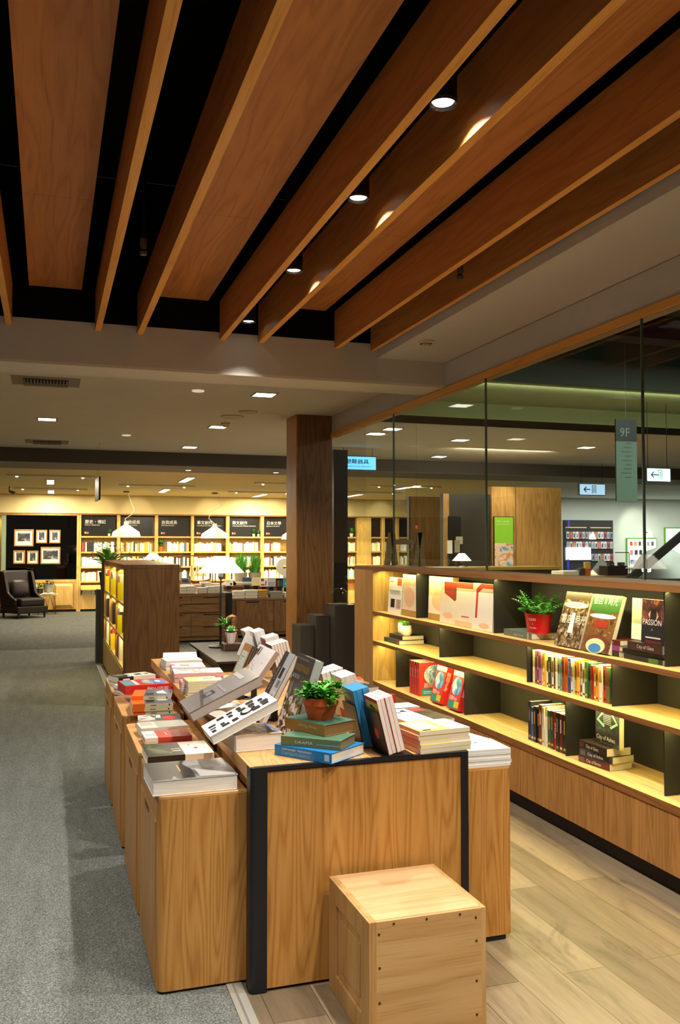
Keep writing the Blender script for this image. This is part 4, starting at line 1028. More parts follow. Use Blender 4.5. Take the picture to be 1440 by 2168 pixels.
# ---- nearest left cabinet
flat(G(355, 1285), G(975, 1232), G(295, 1155), .701, .054, 'far', 'big grey art book with a black and white photo cover on the nearest low cabinet', '#d9d6d0', far_is='l', hard=True,
     art=[('r', 0, 0, 1, 1, PHOTO_G), ('p', [(0, .0), (.0, .50), (.98, .22), (.98, 0)], M('#2e2c2b', .3)), ('p', [(.15, .28), (.15, .44), (.55, .52), (.95, .50), (.98, .30), (.6, .22)], M('#1d1c1c', .3)), ('p', [(.5, .55), (.95, .56), (.98, .97), (.9, .97)], M('#a5a19c', .3)), ('r', .25, .36, .6, .38, M('#b49a52', .4))])
flat(G(318, 1108), G(802, 1072), G(302, 1015), .701, .036, 'near', 'thick book with a dark left half and a cream right half on the nearest cabinet', '#ece5cd', far_is='l', hard=True,
     art=[('r', .0, .44, 1, 1, M('#2a1d14', .35)), ('r', .12, .62, .95, .98, PHOTO_N), ('r', .3, .46, .34, .6, CR), ('r', .45, .46, .48, .6, CR), ('e', .45, .22, .06, .03, RD), ('e', .7, .30, .03, .015, M('#c06a4a'))], spine=[(.44, 1, M('#19110c', .35)), (.03, .16, M('#b9a58c'))])
# ---- second cabinet
pile(2, G(300, 972), G(640, 948), G(292, 926), .701, .0185, 'near', 'coral red book with a cream band', '#b8453a', 'the pair on the second cabinet', far_is='l', hard=True, depth=.155,
     art=[('r', 0, .73, 1, 1, M('#ddd6c4')), ('r', .3, .5, .7, .52, M('#e8c4b4')), ('r', .4, .76, .45, .97, M('#8a4a40'))], spine=[(.73, 1, M('#ddd6c4'))])
pile(2, G(272, 902), G(615, 876), G(258, 850), .701, .021, 'far', 'grey cellophane-wrapped book with a cream band', '#a9a698', 'the two behind the coral red books', far_is='l', depth=.15,
     art=[('r', 0, 0, 1, .36, M('#d6d0be', .3)), ('r', .1, .05, .5, .3, M('#bdb7a4', .3))])
flat(G(248, 846), G(562, 832), G(230, 803), .701, .030, 'far', 'dark book with a large red dot and a patterned band on the second cabinet', '#4a4c4b', far_is='l', depth=.155,
     art=[('r', 0, 0, 1, .40, cellmat('pebble_band', [(0, '#d6d2c8'), (.5, '#bdb8ae'), (.8, '#4a4846')], 12)), ('r', .1, .42, .6, .53, M('#c8c6be')), ('e', .62, .72, .30, .155, M('#c8372c'))])
# ---- third cabinet: orange banded books and red boxes
pile(3, Qc(370, 872), Qc(985, 842), Qc(350, 760), .701, .0205, 'near', 'orange-banded dark book', '#d9cda4', 'the front stack on the third cabinet', far_is='l', group='orange-banded books',
     art=[('r', 0, 0, 1, .70, M('#565764', .4)), ('r', 0, .70, 1, 1, M('#ee6a1c', .4)), ('r', .15, .45, .45, .66, BK), ('p', [(.3, .1), (.85, .25), (.6, .42), (.35, .36)], M('#c9ccd4', .4))], spine=[(.70, 1, M('#ee6a1c', .4)), (.42, .56, M('#8a7f60'), .35, .65), (.08, .11, BK, .3, .7)])
flat(Qc(350, 752), Qc(945, 738), Qc(312, 655), .7645, .0205, 'near', 'dark grey book with an orange band lying behind and above its stack', '#d9cda4', far_is='l', group='orange-banded books',
     art=[('r', 0, 0, 1, .70, M('#565764', .4)), ('r', 0, .70, 1, 1, M('#ee6a1c', .4)), ('r', .15, .45, .45, .66, BK), ('p', [(.3, .1), (.85, .25), (.6, .42), (.35, .36)], M('#c9ccd4', .4))], spine=[(.70, 1, M('#ee6a1c', .4)), (.42, .56, M('#8a7f60'), .35, .65), (.08, .11, BK, .3, .7)])
REDBOX = M('#d3302a', .35)
def redart(): return [('r', .1, .76, .9, .98, M('#4a9aa0', .4)), ('r', .12, .66, .9, .74, M('#efe0da', .4)), ('e', .5, .42, .36, .13, SKYART), ('e', .45, .18, .36, .13, M('#3a78c8', .4)), ('e', .5, .45, .2, .07, M('#d8b43a', .4)), ('e', .5, .20, .18, .06, M('#cfe0ec', .4))]
for i, z_ in enumerate((.701, .752)):
    flat(Qc(255, 597), Qc(948, 552), Qc(222, 503), z_, .050, 'near', ('upper' if i else 'lower') + ' of two thick red slipcased books lying behind the orange-banded stack', REDBOX, far_is='l', pages=REDBOX, name='slipcase_book', group='red slipcased books', art=redart(), spine=[(.42, .52, M('#b8a03a', .4), .2, .7)], depth=.23)
# lettering of the upper red box, upside down as it lies
o = [x for x in bpy.data.objects if x.name.startswith('slipcase_book') and x.type == 'EMPTY'][-1]
text('甜甜Molly', .030, M('#f2e6dc', .5), o, Tr(-.0012, .012, .034) @ FACE_NX @ Matrix.Rotation(PI, 4, 'Z'))
# ---- fourth cabinet
pile(2, Qc(152, 470), Qc(716, 412), Qc(120, 350), .701, .031, 'near', 'cream book with a wide black band', '#e6dfc8', 'the pair on the farthest low cabinet', far_is='l', hard=False, depth=.15,
     art=[('r', 0, .60, 1, 1, M('#23241f', .4)), ('r', .55, .66, .9, .92, M('#7c8060', .4)), ('e', .2, .66, .1, .045, WH), ('r', .25, .12, .75, .5, CR), ('r', .3, .26, .65, .44, BK), ('r', .35, .08, .6, .17, BK)], spine=[(.60, 1, BK), (.70, .88, WH, .3, .7)])
pile(5, Qc(190, 600), Qc(560, 560), Qc(172, 520), .701, .011, 'near', 'thin white book', '#e9e6de', 'the small white stack beside the red slipcases', far_is='l', depth=.10)
# ---- left strip of the table top
pile(4, Qc(828, 158), Qc(1352, 146), Qc(745, 86), .801, .0155, 'far', 'white book with pale motif', '#f1eeea', 'the farthest stack on the table', far_is='l',
     art=[('e', .4, .55, .05, .06, M('#d8c8c4')), ('e', .85, .86, .05, .05, M('#cf8a80'))])
pile(4, Qc(880, 215), Qc(1425, 188), Qc(868, 165), .801, .0150, 'far', 'white book with dark emblem', '#f3f1ec', 'the stack behind the magazines', far_is='l', depth=.17,
     art=[('e', .5, .48, .06, .05, M('#5a4a48'))])
pile(5, Qc(965, 312), Qc(1475, 296), Qc(920, 228), .801, .0125, 'far', 'pale blue magazine', '#c3cbd8', 'the magazine pile on the table', far_is='l', depth=.20,
     art=[('r', 0, 0, 1, 1, M('#b9c6da', .3)), ('r', .35, .25, .8, .55, M('#34363c', .35)), ('e', .6, .62, .12, .06, M('#d8a87a')), ('r', .2, 0, .6, .12, M('#d87a90'))])
pile(2, G(512, 502), G(868, 490), G(492, 470), .801, .026, 'far', 'picture book with a pink collage cover', '#c98a8c', 'the collage-covered pair on the table', far_is='l', depth=.21, pages=M('#d8b0ac', .7), art=[('r', 0, 0, 1, 1, COLLAGE), ('r', .1, .82, .5, .95, CR)])
pile(5, G(566, 568), G(872, 556), G(532, 530), .801, .0115, 'far', 'rose pink book', '#d9566c', 'the pink stack behind the lime green books', far_is='l', depth=.16, art=[('r', 0, 0, 1, 1, M('#e0708a', .4)), ('r', .4, .3, .6, .7, M('#f0dcd8'))])
pile(5, G(612, 560), G(842, 548), G(592, 531), .801, .0145, 'far', 'lime green book', '#c9d455', 'its stack beside the grey book', far_is='l', depth=.16, art=[('r', 0, 0, 1, 1, M('#cdd860', .4)), ('r', .3, .4, .7, .9, M('#eef0b8')), ('r', .4, .55, .55, .85, M('#4a5a34'))])
flat(G(765, 762), G(1022, 735), G(706, 712), .801, .026, 'left', 'silver and black wrapped book lying under the black-lettered leaning book', '#c5c7c9', far_is='l', art=[('r', .42, 0, 1, 1, M('#2a282c', .25)), ('r', .6, .2, .95, .5, M('#6a5a78', .3))])
flat(G(832, 828), G(962, 815), G(768, 770), .801, .018, 'far', 'plain cream book almost hidden under the black-lettered leaning book', '#e2e0d2', far_is='l')
flat(G(957, 958), G(1300, 928), G(870, 880), .801, .062, 'far', 'thick art book in clear wrap at the front left of the table', '#cfc8bb', far_is='l', hard=True,
     art=[('r', 0, 0, 1, 1, PHOTO_B), ('p', [(.1, .62), (.1, .78), (.9, .92), (.9, .72)], M('#2a2522', .25)), ('p', [(.1, .86), (.1, .97), (.9, .99), (.9, .93)], M('#4a74b8', .25)), ('p', [(.2, .80), (.25, .84), (.75, .92), (.75, .88)], M('#e8b860', .3)), ('p', [(.4, .38), (.3, .5), (.65, .55), (.7, .42)], M('#b85a34', .3))])
# ---- leaning display books, faces to the left aisle
lean(G(1035, 455), G(1130, 520), .345, 25, .042, 1, 'large grey book with a bridge photo, tilted low on a stand', '#8e8986', z0=.835, hard=True, pages=M('#b7b2ac', .7),
     art=[('r', 0, 0, 1, 1, M('#8a8583', .3)), ('r', 0, 0, 1, .34, M('#7a7471', .3)), ('p', [(.0, .30), (1, .16), (1, .20), (0, .36)], M('#55504e', .3)), ('r', .35, .26, .62, .44, M('#4a4543', .3)), ('r', .4, .32, .56, .40, M('#8a8583', .3)), ('r', .04, .80, .60, .87, M('#b4afad', .3)), ('r', .2, .52, .9, .56, M('#9a9593', .3))])
lean(G(1170, 632), G(1258, 692), .295, 25.5, .036, 1, 'white book with bold black letter-like shapes, tilted low on a stand', '#efeeea', z0=.832, hard=True,
     art=[('r', .12 + .2 * j + .02 * ((i * 3 + j) % 3), .06 + i * .152, .12 + .2 * j + .13 + .03 * ((i + j) % 2), .06 + i * .152 + .06 + .045 * ((i * 5 + j * 2) % 3) / 2, BK) for i in range(6) for j in range(4) if (i * 7 + j * 3) % 5] + [('e', .68, .6, .17, .09, BK), ('e', .68, .6, .13, .065, M('#efeeea'))])
lean(G(1008, 262), G(1078, 300), .20, 66, .013, 4, w=.20, labels= lambda i: '%s of four tan books with a pale green label, leaning on the table' % ('front one', 'second', 'third', 'rearmost')[i], cover='#c08a56', pages=M('#2c2b2a', .8), group='tan books with pale green labels', art=[('r', .12, .08, .88, .78, M('#cfe4dc', .4))] + [('r', .2, .2 + .1 * k, .2 + .5 * (.5 + .5 * math.sin(k * 2)), .215 + .1 * k, M('#8aa49c')) for k in range(5)])
lean(G(1145, 285), G(1248, 338), .235, 54, .030, 1, 'white journal with a spare printed cover leaning behind the grey book', '#e9e7e4', pages=M('#a8968c', .7), art=[('r', .1, .72, .2, .95, BK), ('r', .25, .72, .3, .95, BK)] + [('e', .2 + .6 * ((k * 37) % 100) / 100, .1 + .55 * ((k * 61) % 100) / 100, .02, .012, M('#7a7a88')) for k in range(12)] + [('r', .1, .1, .3, .4, M('#d8b890'))])
P_, w_ = lean(G(1310, 335), G(1392, 366), .335, 61.5, .026, 1, 'tall black and silver picture book leaning beside the grey building book', '#3b3b3c', hard=True,
     art=[('r', 0, 0, .42, 1, M('#343536', .3)), ('r', .42, 0, 1, 1, M('#b7b9bc', .3)), ('r', .5, .62, .75, .78, M('#2a2a2c', .3)), ('r', .62, .5, .9, .6, M('#77797d', .3)), ('r', .5, .28, 1, .44, M('#d6d6d6', .3)), ('e', .75, .36, .10, .035, M('#e88a2a', .4)), ('r', .55, .08, .95, .24, M('#5a5c60', .3)), ('e', .78, .18, .12, .05, M('#c8cacc', .3))])
o = bpy.data.objects[[x.name for x in bpy.data.objects if x.get('label', '').startswith('tall black and silver')][0]]
text('STEFAAN ONE', .020, M('#b9b9ba', .5), o, Tr(w_ * .26, .05, .0275) @ Matrix.Rotation(R(90), 4, 'Z'), sx=1.6)
P_, w_ = lean((626.7, 1382), (667.8, 1396.7), .335, 72, .042, 1, 'large dark grey architecture book with tall mosaic buildings behind the potted plant', '#4b4945', hard=True, pages=M('#b9b6b0', .7),
     art=[('r', .0, 0, 1, 1, M('#55524d', .35)), ('r', .02, 0, 1, .47, MOSAIC)] + [('e', u, v, .10, .075, M('#6e6a44', .4)) for u, v in ((.18, .58), (.2, .50), (.5, .52), (.75, .50), (.95, .47))] + [('e', u, v, .07, .055, M('#7f8470', .4)) for u, v in ((.18, .58), (.2, .50), (.5, .52), (.75, .50), (.95, .47))])
o = bpy.data.objects[[x.name for x in bpy.data.objects if x.get('label', '').startswith('large dark grey architecture')][0]]
text('HUNDERTWASSER', .040, M('#b28a3a', .4), o, Tr(w_ * .06, .265, .0445), sx=.62 * w_ / .25); text('ARCHITECTURE', .024, M('#c9c7c2', .5), o, Tr(w_ * .06, .232, .0445), sx=.6 * w_ / .25); text('For a more human architecture in harmony', .012, M('#b9b7b2', .5), o, Tr(w_ * .05, .315, .0445), sx=.8 * w_ / .25)
# white leaning cards and books farther along the ridge
lean(Vc(352, 183), Vc(402, 200), .20, 66, .012, 5, labels= lambda i: '%s of five white leaning books with grey dots on their ends' % ('front one', 'second', 'third', 'fourth', 'rearmost')[i], cover='#ecebe8', group='white books with grey dots', pages=M('#e4e2de', .7), art=[('r', .2, .3, .8, .6, M('#dcdad6'))])
# ---- backs of the books that face the right aisle
def backs(ft, nt, h, th, t, n, lab, cover, pages=PAGES, art=(), w=None, group=None, z0=.801):
    lean(ft, nt, h, th, t, n, lambda i: lab % ('nearest to the left' if i == 0 else ('rightmost' if i == n - 1 else nth(i) + ' from the left')), cover, side=-1, z0=z0, pages=pages, art=art, w=w, group=group)
YLAB = M('#e8d83a', .4)
backs(Hc(958, 503), Hc(1200, 572), .215, 76, .0165, 4, 'red paperback in the front black rest, %s of four', '#d42b2b', art=[('r', .08, .66, .96, .93, YLAB), ('e', .5, .84, .10, .03, BK), ('e', .65, .82, .12, .02, BK), ('e', .42, .84, .03, .025, RD)] + [('r', .15, .76 - .03 * k, .75, .77 - .03 * k, M('#6a6420')) for k in range(3)], w=.145, group='red paperbacks in the front rest', z0=.806)
backs(Hc(765, 395), Hc(925, 462), .225, 78, .013, 5, 'bright blue book in the rear black rest, %s of five', '#2f8fc0', pages=M('#2f86b4', .5), art=[('r', .15, .7, .85, .95, M('#3a9ad0', .4)), ('e', .4, .84, .2, .05, M('#d8c04a', .4))], w=.135, group='blue books in the rear rest', z0=.806)
def rest(ft, nt, h, th, T, lab, sticker, w, hp):
    c_, s_ = math.cos(R(th)), math.sin(R(th)); zt = .806 + h * s_
    P = onZ(*nt, zt); yd = Vector((-c_, 0, s_)); xd = Vector((0, -1, 0))
    o = P - yd * h + Vector((0, w + .012, 0)) + Vector((-.0052 / s_, 0, 0))
    o.z = .8058
    r = root('book_stand', lab, 'book stand', mat=frame(o, xd, yd), group='black metal book rests')
    bx('plate', 0, w + .024, 0, hp, 0, .003, BLACKM, r, .0006)
    c = MB(); c.disc(((w + .024) * .58, hp * .45, .0036), .022, sticker, 24); c.build('sticker', r)
    f = MB(); f.box(0, w + .024, -.0045, -.0005, -.10, .02, BLACKM, Matrix.Rotation(R(-(90 - th)), 4, 'X')); f.build('foot', r)
    return r
rest(Hc(958, 503), Hc(1200, 572), .215, 76, .07, 'front black metal book rest with a red round sticker', M('#d8322a', .4), .145, .168)
rest(Hc(765, 395), Hc(925, 462), .225, 78, .07, 'rear black metal book rest with a blue mark, behind the green book', M('#3a9ad0', .4), .135, .165)
WP = M('#e9e4da', .8)
backs(Hc(600, 235), Hc(786, 308), .22, 77, .017, 4, 'white book with red spots behind the blue books, %s of four', '#efeeea', pages=M('#d8d2ca', .8), w=.15, group='white books with red spots', art=[('r', .2, .1, .6, .3, RD)])
backs(Hc(520, 180), Hc(560, 262), .21, 76, .021, 5, 'cream book with dark covers on the ridge, %s of five', '#6a5a40', pages=WP, w=.15, group='cream books with dark covers', art=[('r', .1, .1, .9, .9, M('#8a7a58'))])
backs(Vc(515, 238), Vc(605, 302), .215, 76, .017, 6, 'cream block book along the ridge before the pillar, %s of six', '#4a4238', pages=WP, w=.16, group='cream block books on the ridge')
backs(Vc(500, 180), Vc(545, 235), .21, 76, .03, 3, 'white book with a red band on the ridge, %s of three', '#eeece8', pages=WP, w=.15, group='white books with a red band', art=[('r', 0, .75, 1, .95, RD)])
backs(Vc(392, 112), Vc(442, 178), .235, 74, .011, 6, 'thin white booklet at the far end of the ridge, %s of six', '#efe8e4', pages=M('#eee6e0', .8), w=.15, group='thin white booklets at the far end')
backs(Vc(292, 105), Vc(352, 165), .22, 72, .02, 3, 'pinkish white book farthest along the table, %s of three', '#f0dcd4', pages=M('#efe2d8', .8), w=.15, group='pinkish white books at the far end')
# ---- right strip of the table top
pile(5, Kc(490, 492), Kc(968, 446), Kc(352, 440), .801, .0168, 'far', 'yellow-edged cream book', '#e6c530', 'the stack at the front right corner', far_is='l', depth=.19, pages=M('#d9cdb4', .75),
     art=[('r', 0, 0, 1, .62, M('#f0d878', .4)), ('r', .1, .05, .8, .5, M('#f4e6b8', .4)), ('r', 0, .62, 1, 1, M('#f4f0ec', .4)), ('e', .5, .8, .12, .06, M('#ecd8a0')), ('r', .88, .1, .95, .25, BK)])
flat(Kc(362, 395), Kc(622, 372), Kc(272, 278), .801, .066, 'far', 'white and peach book behind the yellow-edged stack, with a dark brush mark', '#f3efec', far_is='l', pages=M('#ecd2b0', .8), art=[('r', 0, 0, 1, 1, M('#f4f1ef', .4)), ('p', [(.2, .15), (.28, .12), (.35, .5), (.3, .55)], BK), ('p', [(.18, .6), (.24, .58), (.3, .8), (.12, .78)], BK), ('e', .75, .5, .1, .12, M('#ecdcd8'))])
pile(4, Kc(628, 376), Kc(820, 357), Kc(420, 268), .7008, 0.0241, 'far', 'dark photo book', '#3a342c', 'the pile behind the white magazines', far_is='l', art=[('r', 0, 0, 1, 1, photomat('dim_photo', [(.3, '#26221c'), (.55, '#4f4738'), (.7, '#8a7a5c')], 2.5)), ('r', .0, .1, .25, .8, M('#c8483c', .4)), ('r', .25, .1, .42, .95, M('#1a1918', .3))])
pile(5, Kc(262, 268), Kc(492, 250), Kc(255, 226), .7008, 0.0192, 'far', 'thin black book', '#1f1f20', 'the slim pile by the lit bookcase', far_is='l', depth=.13, art=[('r', 0, 0, 1, 1, M('#efede9', .4))])
pile(3, Hc(838, 318), Hc(962, 300), Hc(820, 268), .7008, 0.0323, 'far', 'grey picture book', '#a8a49e', 'the farthest right-hand pile', far_is='l', depth=.16, art=[('r', .1, .1, .9, .9, PHOTO_G)])
pile(3, Hc(890, 322), Hc(1050, 318), Hc(840, 280), .7008, 0.0323, 'far', 'orange edged book', '#e0602a', 'the orange right-hand pile', far_is='l', depth=.10)
pile(3, Hc(925, 372), Hc(1115, 358), Hc(860, 330), .7008, 0.0323, 'far', 'tan and brown book', '#b08a68', 'the tan right-hand pile', far_is='l', depth=.16, art=[('r', .2, .2, .8, .8, M('#d0b090')), ('e', .5, .5, .2, .15, M('#8a5a3a'))])
pile(3, Hc(1040, 425), Hc(1228, 408), Hc(990, 385), .7008, 0.0323, 'far', 'dark landscape book', '#3a3a38', 'the dark right-hand pile', far_is='l', depth=.14, art=[('r', .05, .05, .95, .95, PHOTO_D)])
pile(3, Hc(1270, 520), Hc(1425, 500), Hc(1240, 455), .7008, 0.0323, 'far', 'glossy red book', '#cc2a2c', 'its pile behind the red paperbacks', far_is='l', pages=REDBOX, depth=.12)
# ---- right cabinets
pile(6, Kc(700, 690), Kc(1357, 645), Kc(1172, 588), .7008, .0112, 'far', 'white magazine', '#f1f0ec', 'the stack overhanging the right cabinet', pages=M('#d9d6d0', .7), depth=.19, art=[('e', .3, .75, .2, .12, M('#dfe4da')), ('r', .2, .35, .3, .55, M('#d2d2cc'))])
pile(4, Kc(840, 605), Kc(1168, 560), Kc(1020, 478), .7008, .019, 'near', 'white paperback with pink print', '#f2eeec', 'the stack behind the magazines', depth=.15, art=[('r', .2, .1, .6, .3, M('#f0dcd8'))], spine=[(.4, .5, M('#6a6a68'), .3, .7)])
# ---- the three books under the terracotta pot
flat(Hc(8, 1082), Hc(676, 1193), Hc(1028, 1062), .801, .040, 'near', 'blue hardback textbook lowest under the terracotta pot', '#1f79b8', hard=True, spine=[(.04, .12, M('#b8c8e0', .4), .2, .8)],
     stitle=[('JONATHAN BERK    PETER DEMARZO', .86, .62, .0098, M('#d8e6f0', .4), .86), ('CORPORATE FINANCE', .87, .18, .0165, M('#7fb4d8', .4), .80)])
flat(Hc(82, 985), Hc(782, 1050), Hc(870, 958), .842, .034, 'near', 'green hardback with a silver title, middle one under the terracotta pot', '#5f6f4a', hard=True, depth=.15, pages=M('#8a7a54', .8), art=[('r', 0, 0, 1, 1, M('#4f7458', .5))],
     stitle=[('DRAMA', .76, .32, .016, M('#c9cdb8', .35), 1.35), ('Live, the Stimulating Thinking Read', .40, .34, .0072, M('#c9cdb8', .4))])
flat(Hc(128, 765), Hc(598, 864), Hc(975, 798), .877, .043, 'near', 'tan spined green book topmost under the terracotta pot', '#a37a3c', hard=True, pages=M('#8a6236', .75), art=[('r', 0, 0, 1, 1, M('#3f6a56', .5))])
o = [x for x in bpy.data.objects if x.get('label', '').startswith('tan spined')][0]
text('Human Thought', .016, M('#d8c8a0', .4), o, Tr(-.0012, .045, .030) @ FACE_NX @ Matrix.Rotation(PI, 4, 'Z'))
p = onZ(*Hc(548, 776), .921)
t = root('potted_plant', 'bushy green plant in a terracotta pot on the three old books', 'plant', (p.x, p.y, .9212)); pot(t, .050, .070, .086, M('#b8521c', .5), rim=1, n=36)
rng = random.Random(11)
c = MB()
for k in range(15):
    a = 2 * PI * k / 15 + rng.uniform(-.2, .2); q = .058 * (k % 3 + .6) / 3 * 1.2
    bp = Vector((q * math.cos(a), q * math.sin(a), .075)); tp = Vector((q * 1.35 * math.cos(a), q * 1.35 * math.sin(a), .125 + rng.uniform(0, .03)))
    c.tube(bp, tp, .0016, .0012, 6, M('#5a7a34', .5))
c.build('stem', t)
c = MB(); lm = [M('#48a02c', .3), M('#6abf40', .3), M('#348022', .3), M('#8ed45c', .35)]
for k in range(24):
    a = 2 * PI * k / 24 * 5 + rng.uniform(-.2, .2); q = .082 * math.sqrt((k + .5) / 24)
    bp = Vector((q * math.cos(a), q * math.sin(a), .118 + rng.uniform(-.02, .035) - q * .25))
    for j in range(9):
        b2 = a + 2 * PI * j / 9 + rng.uniform(-.25, .25); e = rng.uniform(.1, 1.1)
        leaf(c, bp + Vector((0, 0, -.01 * (j % 3))), (math.cos(b2), math.sin(b2), e), rng.uniform(.028, .042), rng.uniform(.018, .024), lm[(j + k) % 4 if e > .5 else (j % 3)], .2, .2)
for k in range(70):
    a = rng.uniform(0, 2 * PI); q = rng.uniform(.02, .075)
    leaf(c, (q * math.cos(a), q * math.sin(a), rng.uniform(.08, .11)), (math.cos(a), math.sin(a), rng.uniform(-.1, .8)), .034, .014, lm[2 if k % 2 else 0], .3, .2)
c.build('foliage', t, smooth=True)
# metal supports that show under the two low tilted books
for px, py, lab in ((G(985, 690)[0], G(985, 690)[1], 'black prop under the grey bridge book'), (G(1078, 690)[0], G(1078, 690)[1], 'black prop under the upper end of the grey bridge book'), (G(1132, 850)[0], G(1132, 850)[1], 'black prop under the black-lettered white book'), (G(1225, 845)[0], G(1225, 845)[1], 'black prop under the upper end of the black-lettered white book')):
    p = onZ(px, py, .801); t = root('book_prop', lab, 'book prop', (p.x - .006, p.y + .0, .801), 0, 'black props of the tilted books'); bx('upright', 0, .03, 0, .012, 0, .062, BLACKM, t); bx('foot', -.03, .06, .013, .10, 0, .004, BLACKM, t)
# ---- black riser with lamp and succulents beyond the table
t = root('black_riser', 'low black platform carrying the big white table lamp at the table end', 'riser', (1.02, 5.60, .801)); bx('top', 0, .34, 0, 1.16, .055, .069, M('#1f1e1d', .5), t, .001); bx('body', .02, .32, .03, .80, 0, .0545, BLACKD, t); bx('leg', .05, .29, 1.06, 1.12, -.799, .0545, BLACKD, t)
zr = .8705
LPX, LPY = 1.19, 6.42
p = onY(457, 1212, LPY); 
table_lamp((onZ(466, 1369, zr).x, LPY, zr), 'big white cone-shaped table lamp glowing at the end of the book table', .168, .052, .118, onY(475, 1212, LPY).z - zr, em=2.6, power=22)
pp = onZ(488, 1375, zr)
t = root('wooden_block', 'small dark wooden block under the white fluted pot', 'block', (pp.x - .005, pp.y - .02, zr + .0005)); bx('block', -.05, .075, -.05, .05, 0, .045, M('#4a3020', .5), t, .002); bx('light_edge', -.056, -.0505, -.05, .05, 0, .045, M('#8a6240', .5), t)
t = root('potted_plant', 'green succulent in a white fluted pot on the dark block', 'plant', (pp.x - .002, pp.y - .02, zr + .0458))
c = MB(); c.lathe([(0, 0), (.026, 0), (.040, .075), (.036, .075), (.033, .066)], m=M('#ead9cd', .5), n=40, wob=lambda a: 1 + .05 * math.cos(10 * a)); c.build('pot', t, smooth=True)
c = MB(); c.disc((0, 0, .066), .034, M('#5a4a38', .9)); c.build('soil', t)
c = MB()
for ring, (n, e, l) in enumerate(((9, .35, .055), (8, .9, .05), (6, 2.0, .042), (4, 4.0, .03))):
    for k in range(n):
        a = 2 * PI * k / n + ring * .4; leaf(c, (0, 0, .07 + ring * .006), (math.cos(a), math.sin(a), e), l, .022, [M('#6fae5c', .4), M('#86bf70', .4), M('#9ccf86', .4)][ring % 3], -.1, .25)
c.build('foliage', t, smooth=True)
t = root('driftwood_plant', 'spiky green air plant on a piece of brown driftwood behind the succulent', 'plant', (pp.x + .04, pp.y + .14, zr + .0005))
c = MB(); rng = random.Random(4); prev = None
prof = [(.05, 0), (.045, .05), (.035, .10), (.03, .15), (.036, .19), (.03, .22), (.001, .235)]
c.lathe(prof, m=wood('driftwood', '#3a2212', '#6b4426', '#8a5c36', 'z', .8), n=14, wob=lambda a: 1 + .25 * math.sin(3 * a) + .12 * math.sin(7 * a)); c.build('driftwood', t)
c = MB()
for k in range(60):
    a = rng.uniform(0, 2 * PI); leaf(c, (-.045, -.01, .16), (math.cos(a) * .9 - .3, math.sin(a) * .7, rng.uniform(-.1, 1.2)), rng.uniform(.06, .10), .009, LEAFA[k % 3], .1)
c.build('foliage', t, smooth=True)

# ================================================================== THINGS ON THE LONG LOW BOOKCASE
def stand(label, y_far, y_near, z0, h, t, cover, x=2.80, th=86, **kw):
    """cover towards the aisle, leaning back; x is the front bottom edge"""
    c_, s_ = math.cos(R(th)), math.sin(R(th)); w = y_far - y_near
    yd = Vector((c_, 0, s_)); xd = Vector((0, -1, 0)); nz = xd.cross(yd)
    o = Vector((x, y_far, z0 + t * c_ + .0008)) - nz * t
    return book(label, frame(o, xd, yd), w, h, t, cover, **kw), w
S1, S2, S3 = 1.0285, .7705, .4185
r, w = stand('white exhibition booklet with a red square at the far end of the top shelf', 7.20, 6.90, S1, .305, .006, '#efede6', x=2.795, art=[('r', .62, .78, .95, .99, M('#d8583c')), ('r', .2, .16, .5, .40, BK), ('r', .62, .14, .95, .40, M('#b89a8a')), ('r', .1, .88, .3, .9, M('#8a8a80'))] + [('r', .1, .55 + .03 * k, .9 - .05 * (k % 2), .56 + .03 * k, M('#bdbdb0')) for k in range(4)])
PEACH = M('#efbf94', .5); RUST = M('#a83a20', .5); KRAFT = M('#b08a48', .6)
sc = [('r', 0, .14, 1, 1, SOFT), ('e', .5, .45, .36, .24, PEACH), ('r', 0, 0, 1, .14, KRAFT)]
stand('cream and peach boxed book in a kraft tray, left of the first black divider', 6.885, 6.58, S1, .335, .06, KRAFT, x=2.80, pages=KRAFT, name='boxed_book', th=88, art=sc)
stand('cream and peach boxed book in a kraft tray, right of the first black divider', 6.45, 6.02, S1, .335, .05, KRAFT, x=2.845, pages=KRAFT, name='boxed_book', th=88, art=sc)
CREAMC = M('#efe6cf', .5)
stand('cream picture book with a dark rust block at its upper right', 6.135, 5.86, S1, .308, .012, '#f1e9d6', x=2.80, th=87, art=[('r', 0, 0, 1, 1, SOFT), ('p', [(.2, 1), (.25, .72), (.9, .55), (1, .6), (1, 1)], RUST), ('e', .5, .2, .3, .07, PEACH)])
stand('cream picture book with a narrow orange-red band along its top', 5.855, 5.59, S1, .312, .012, '#f0e2c0', x=2.795, th=87, art=[('r', 0, 0, 1, 1, M('#f0e3c4', .5)), ('r', 0, .87, 1, 1, M('#c8542c', .5)), ('r', 0, 0, 1, .12, PEACH), ('r', .35, .22, .8, .24, RUST)])
stand('cream picture book framed by a red arch on its top and left side', 5.585, 5.285, S1, .316, .012, '#f1ead6', x=2.79, th=87, art=[('r', 0, 0, 1, 1, M('#f0e8d2', .5)), ('p', [(.15, .25), (.25, .25), (.28, .8), (.5, .9), (1, .9), (1, 1), (.4, 1), (.18, .88)], M('#cc4630', .5)), ('e', .6, .1, .25, .06, PEACH)])
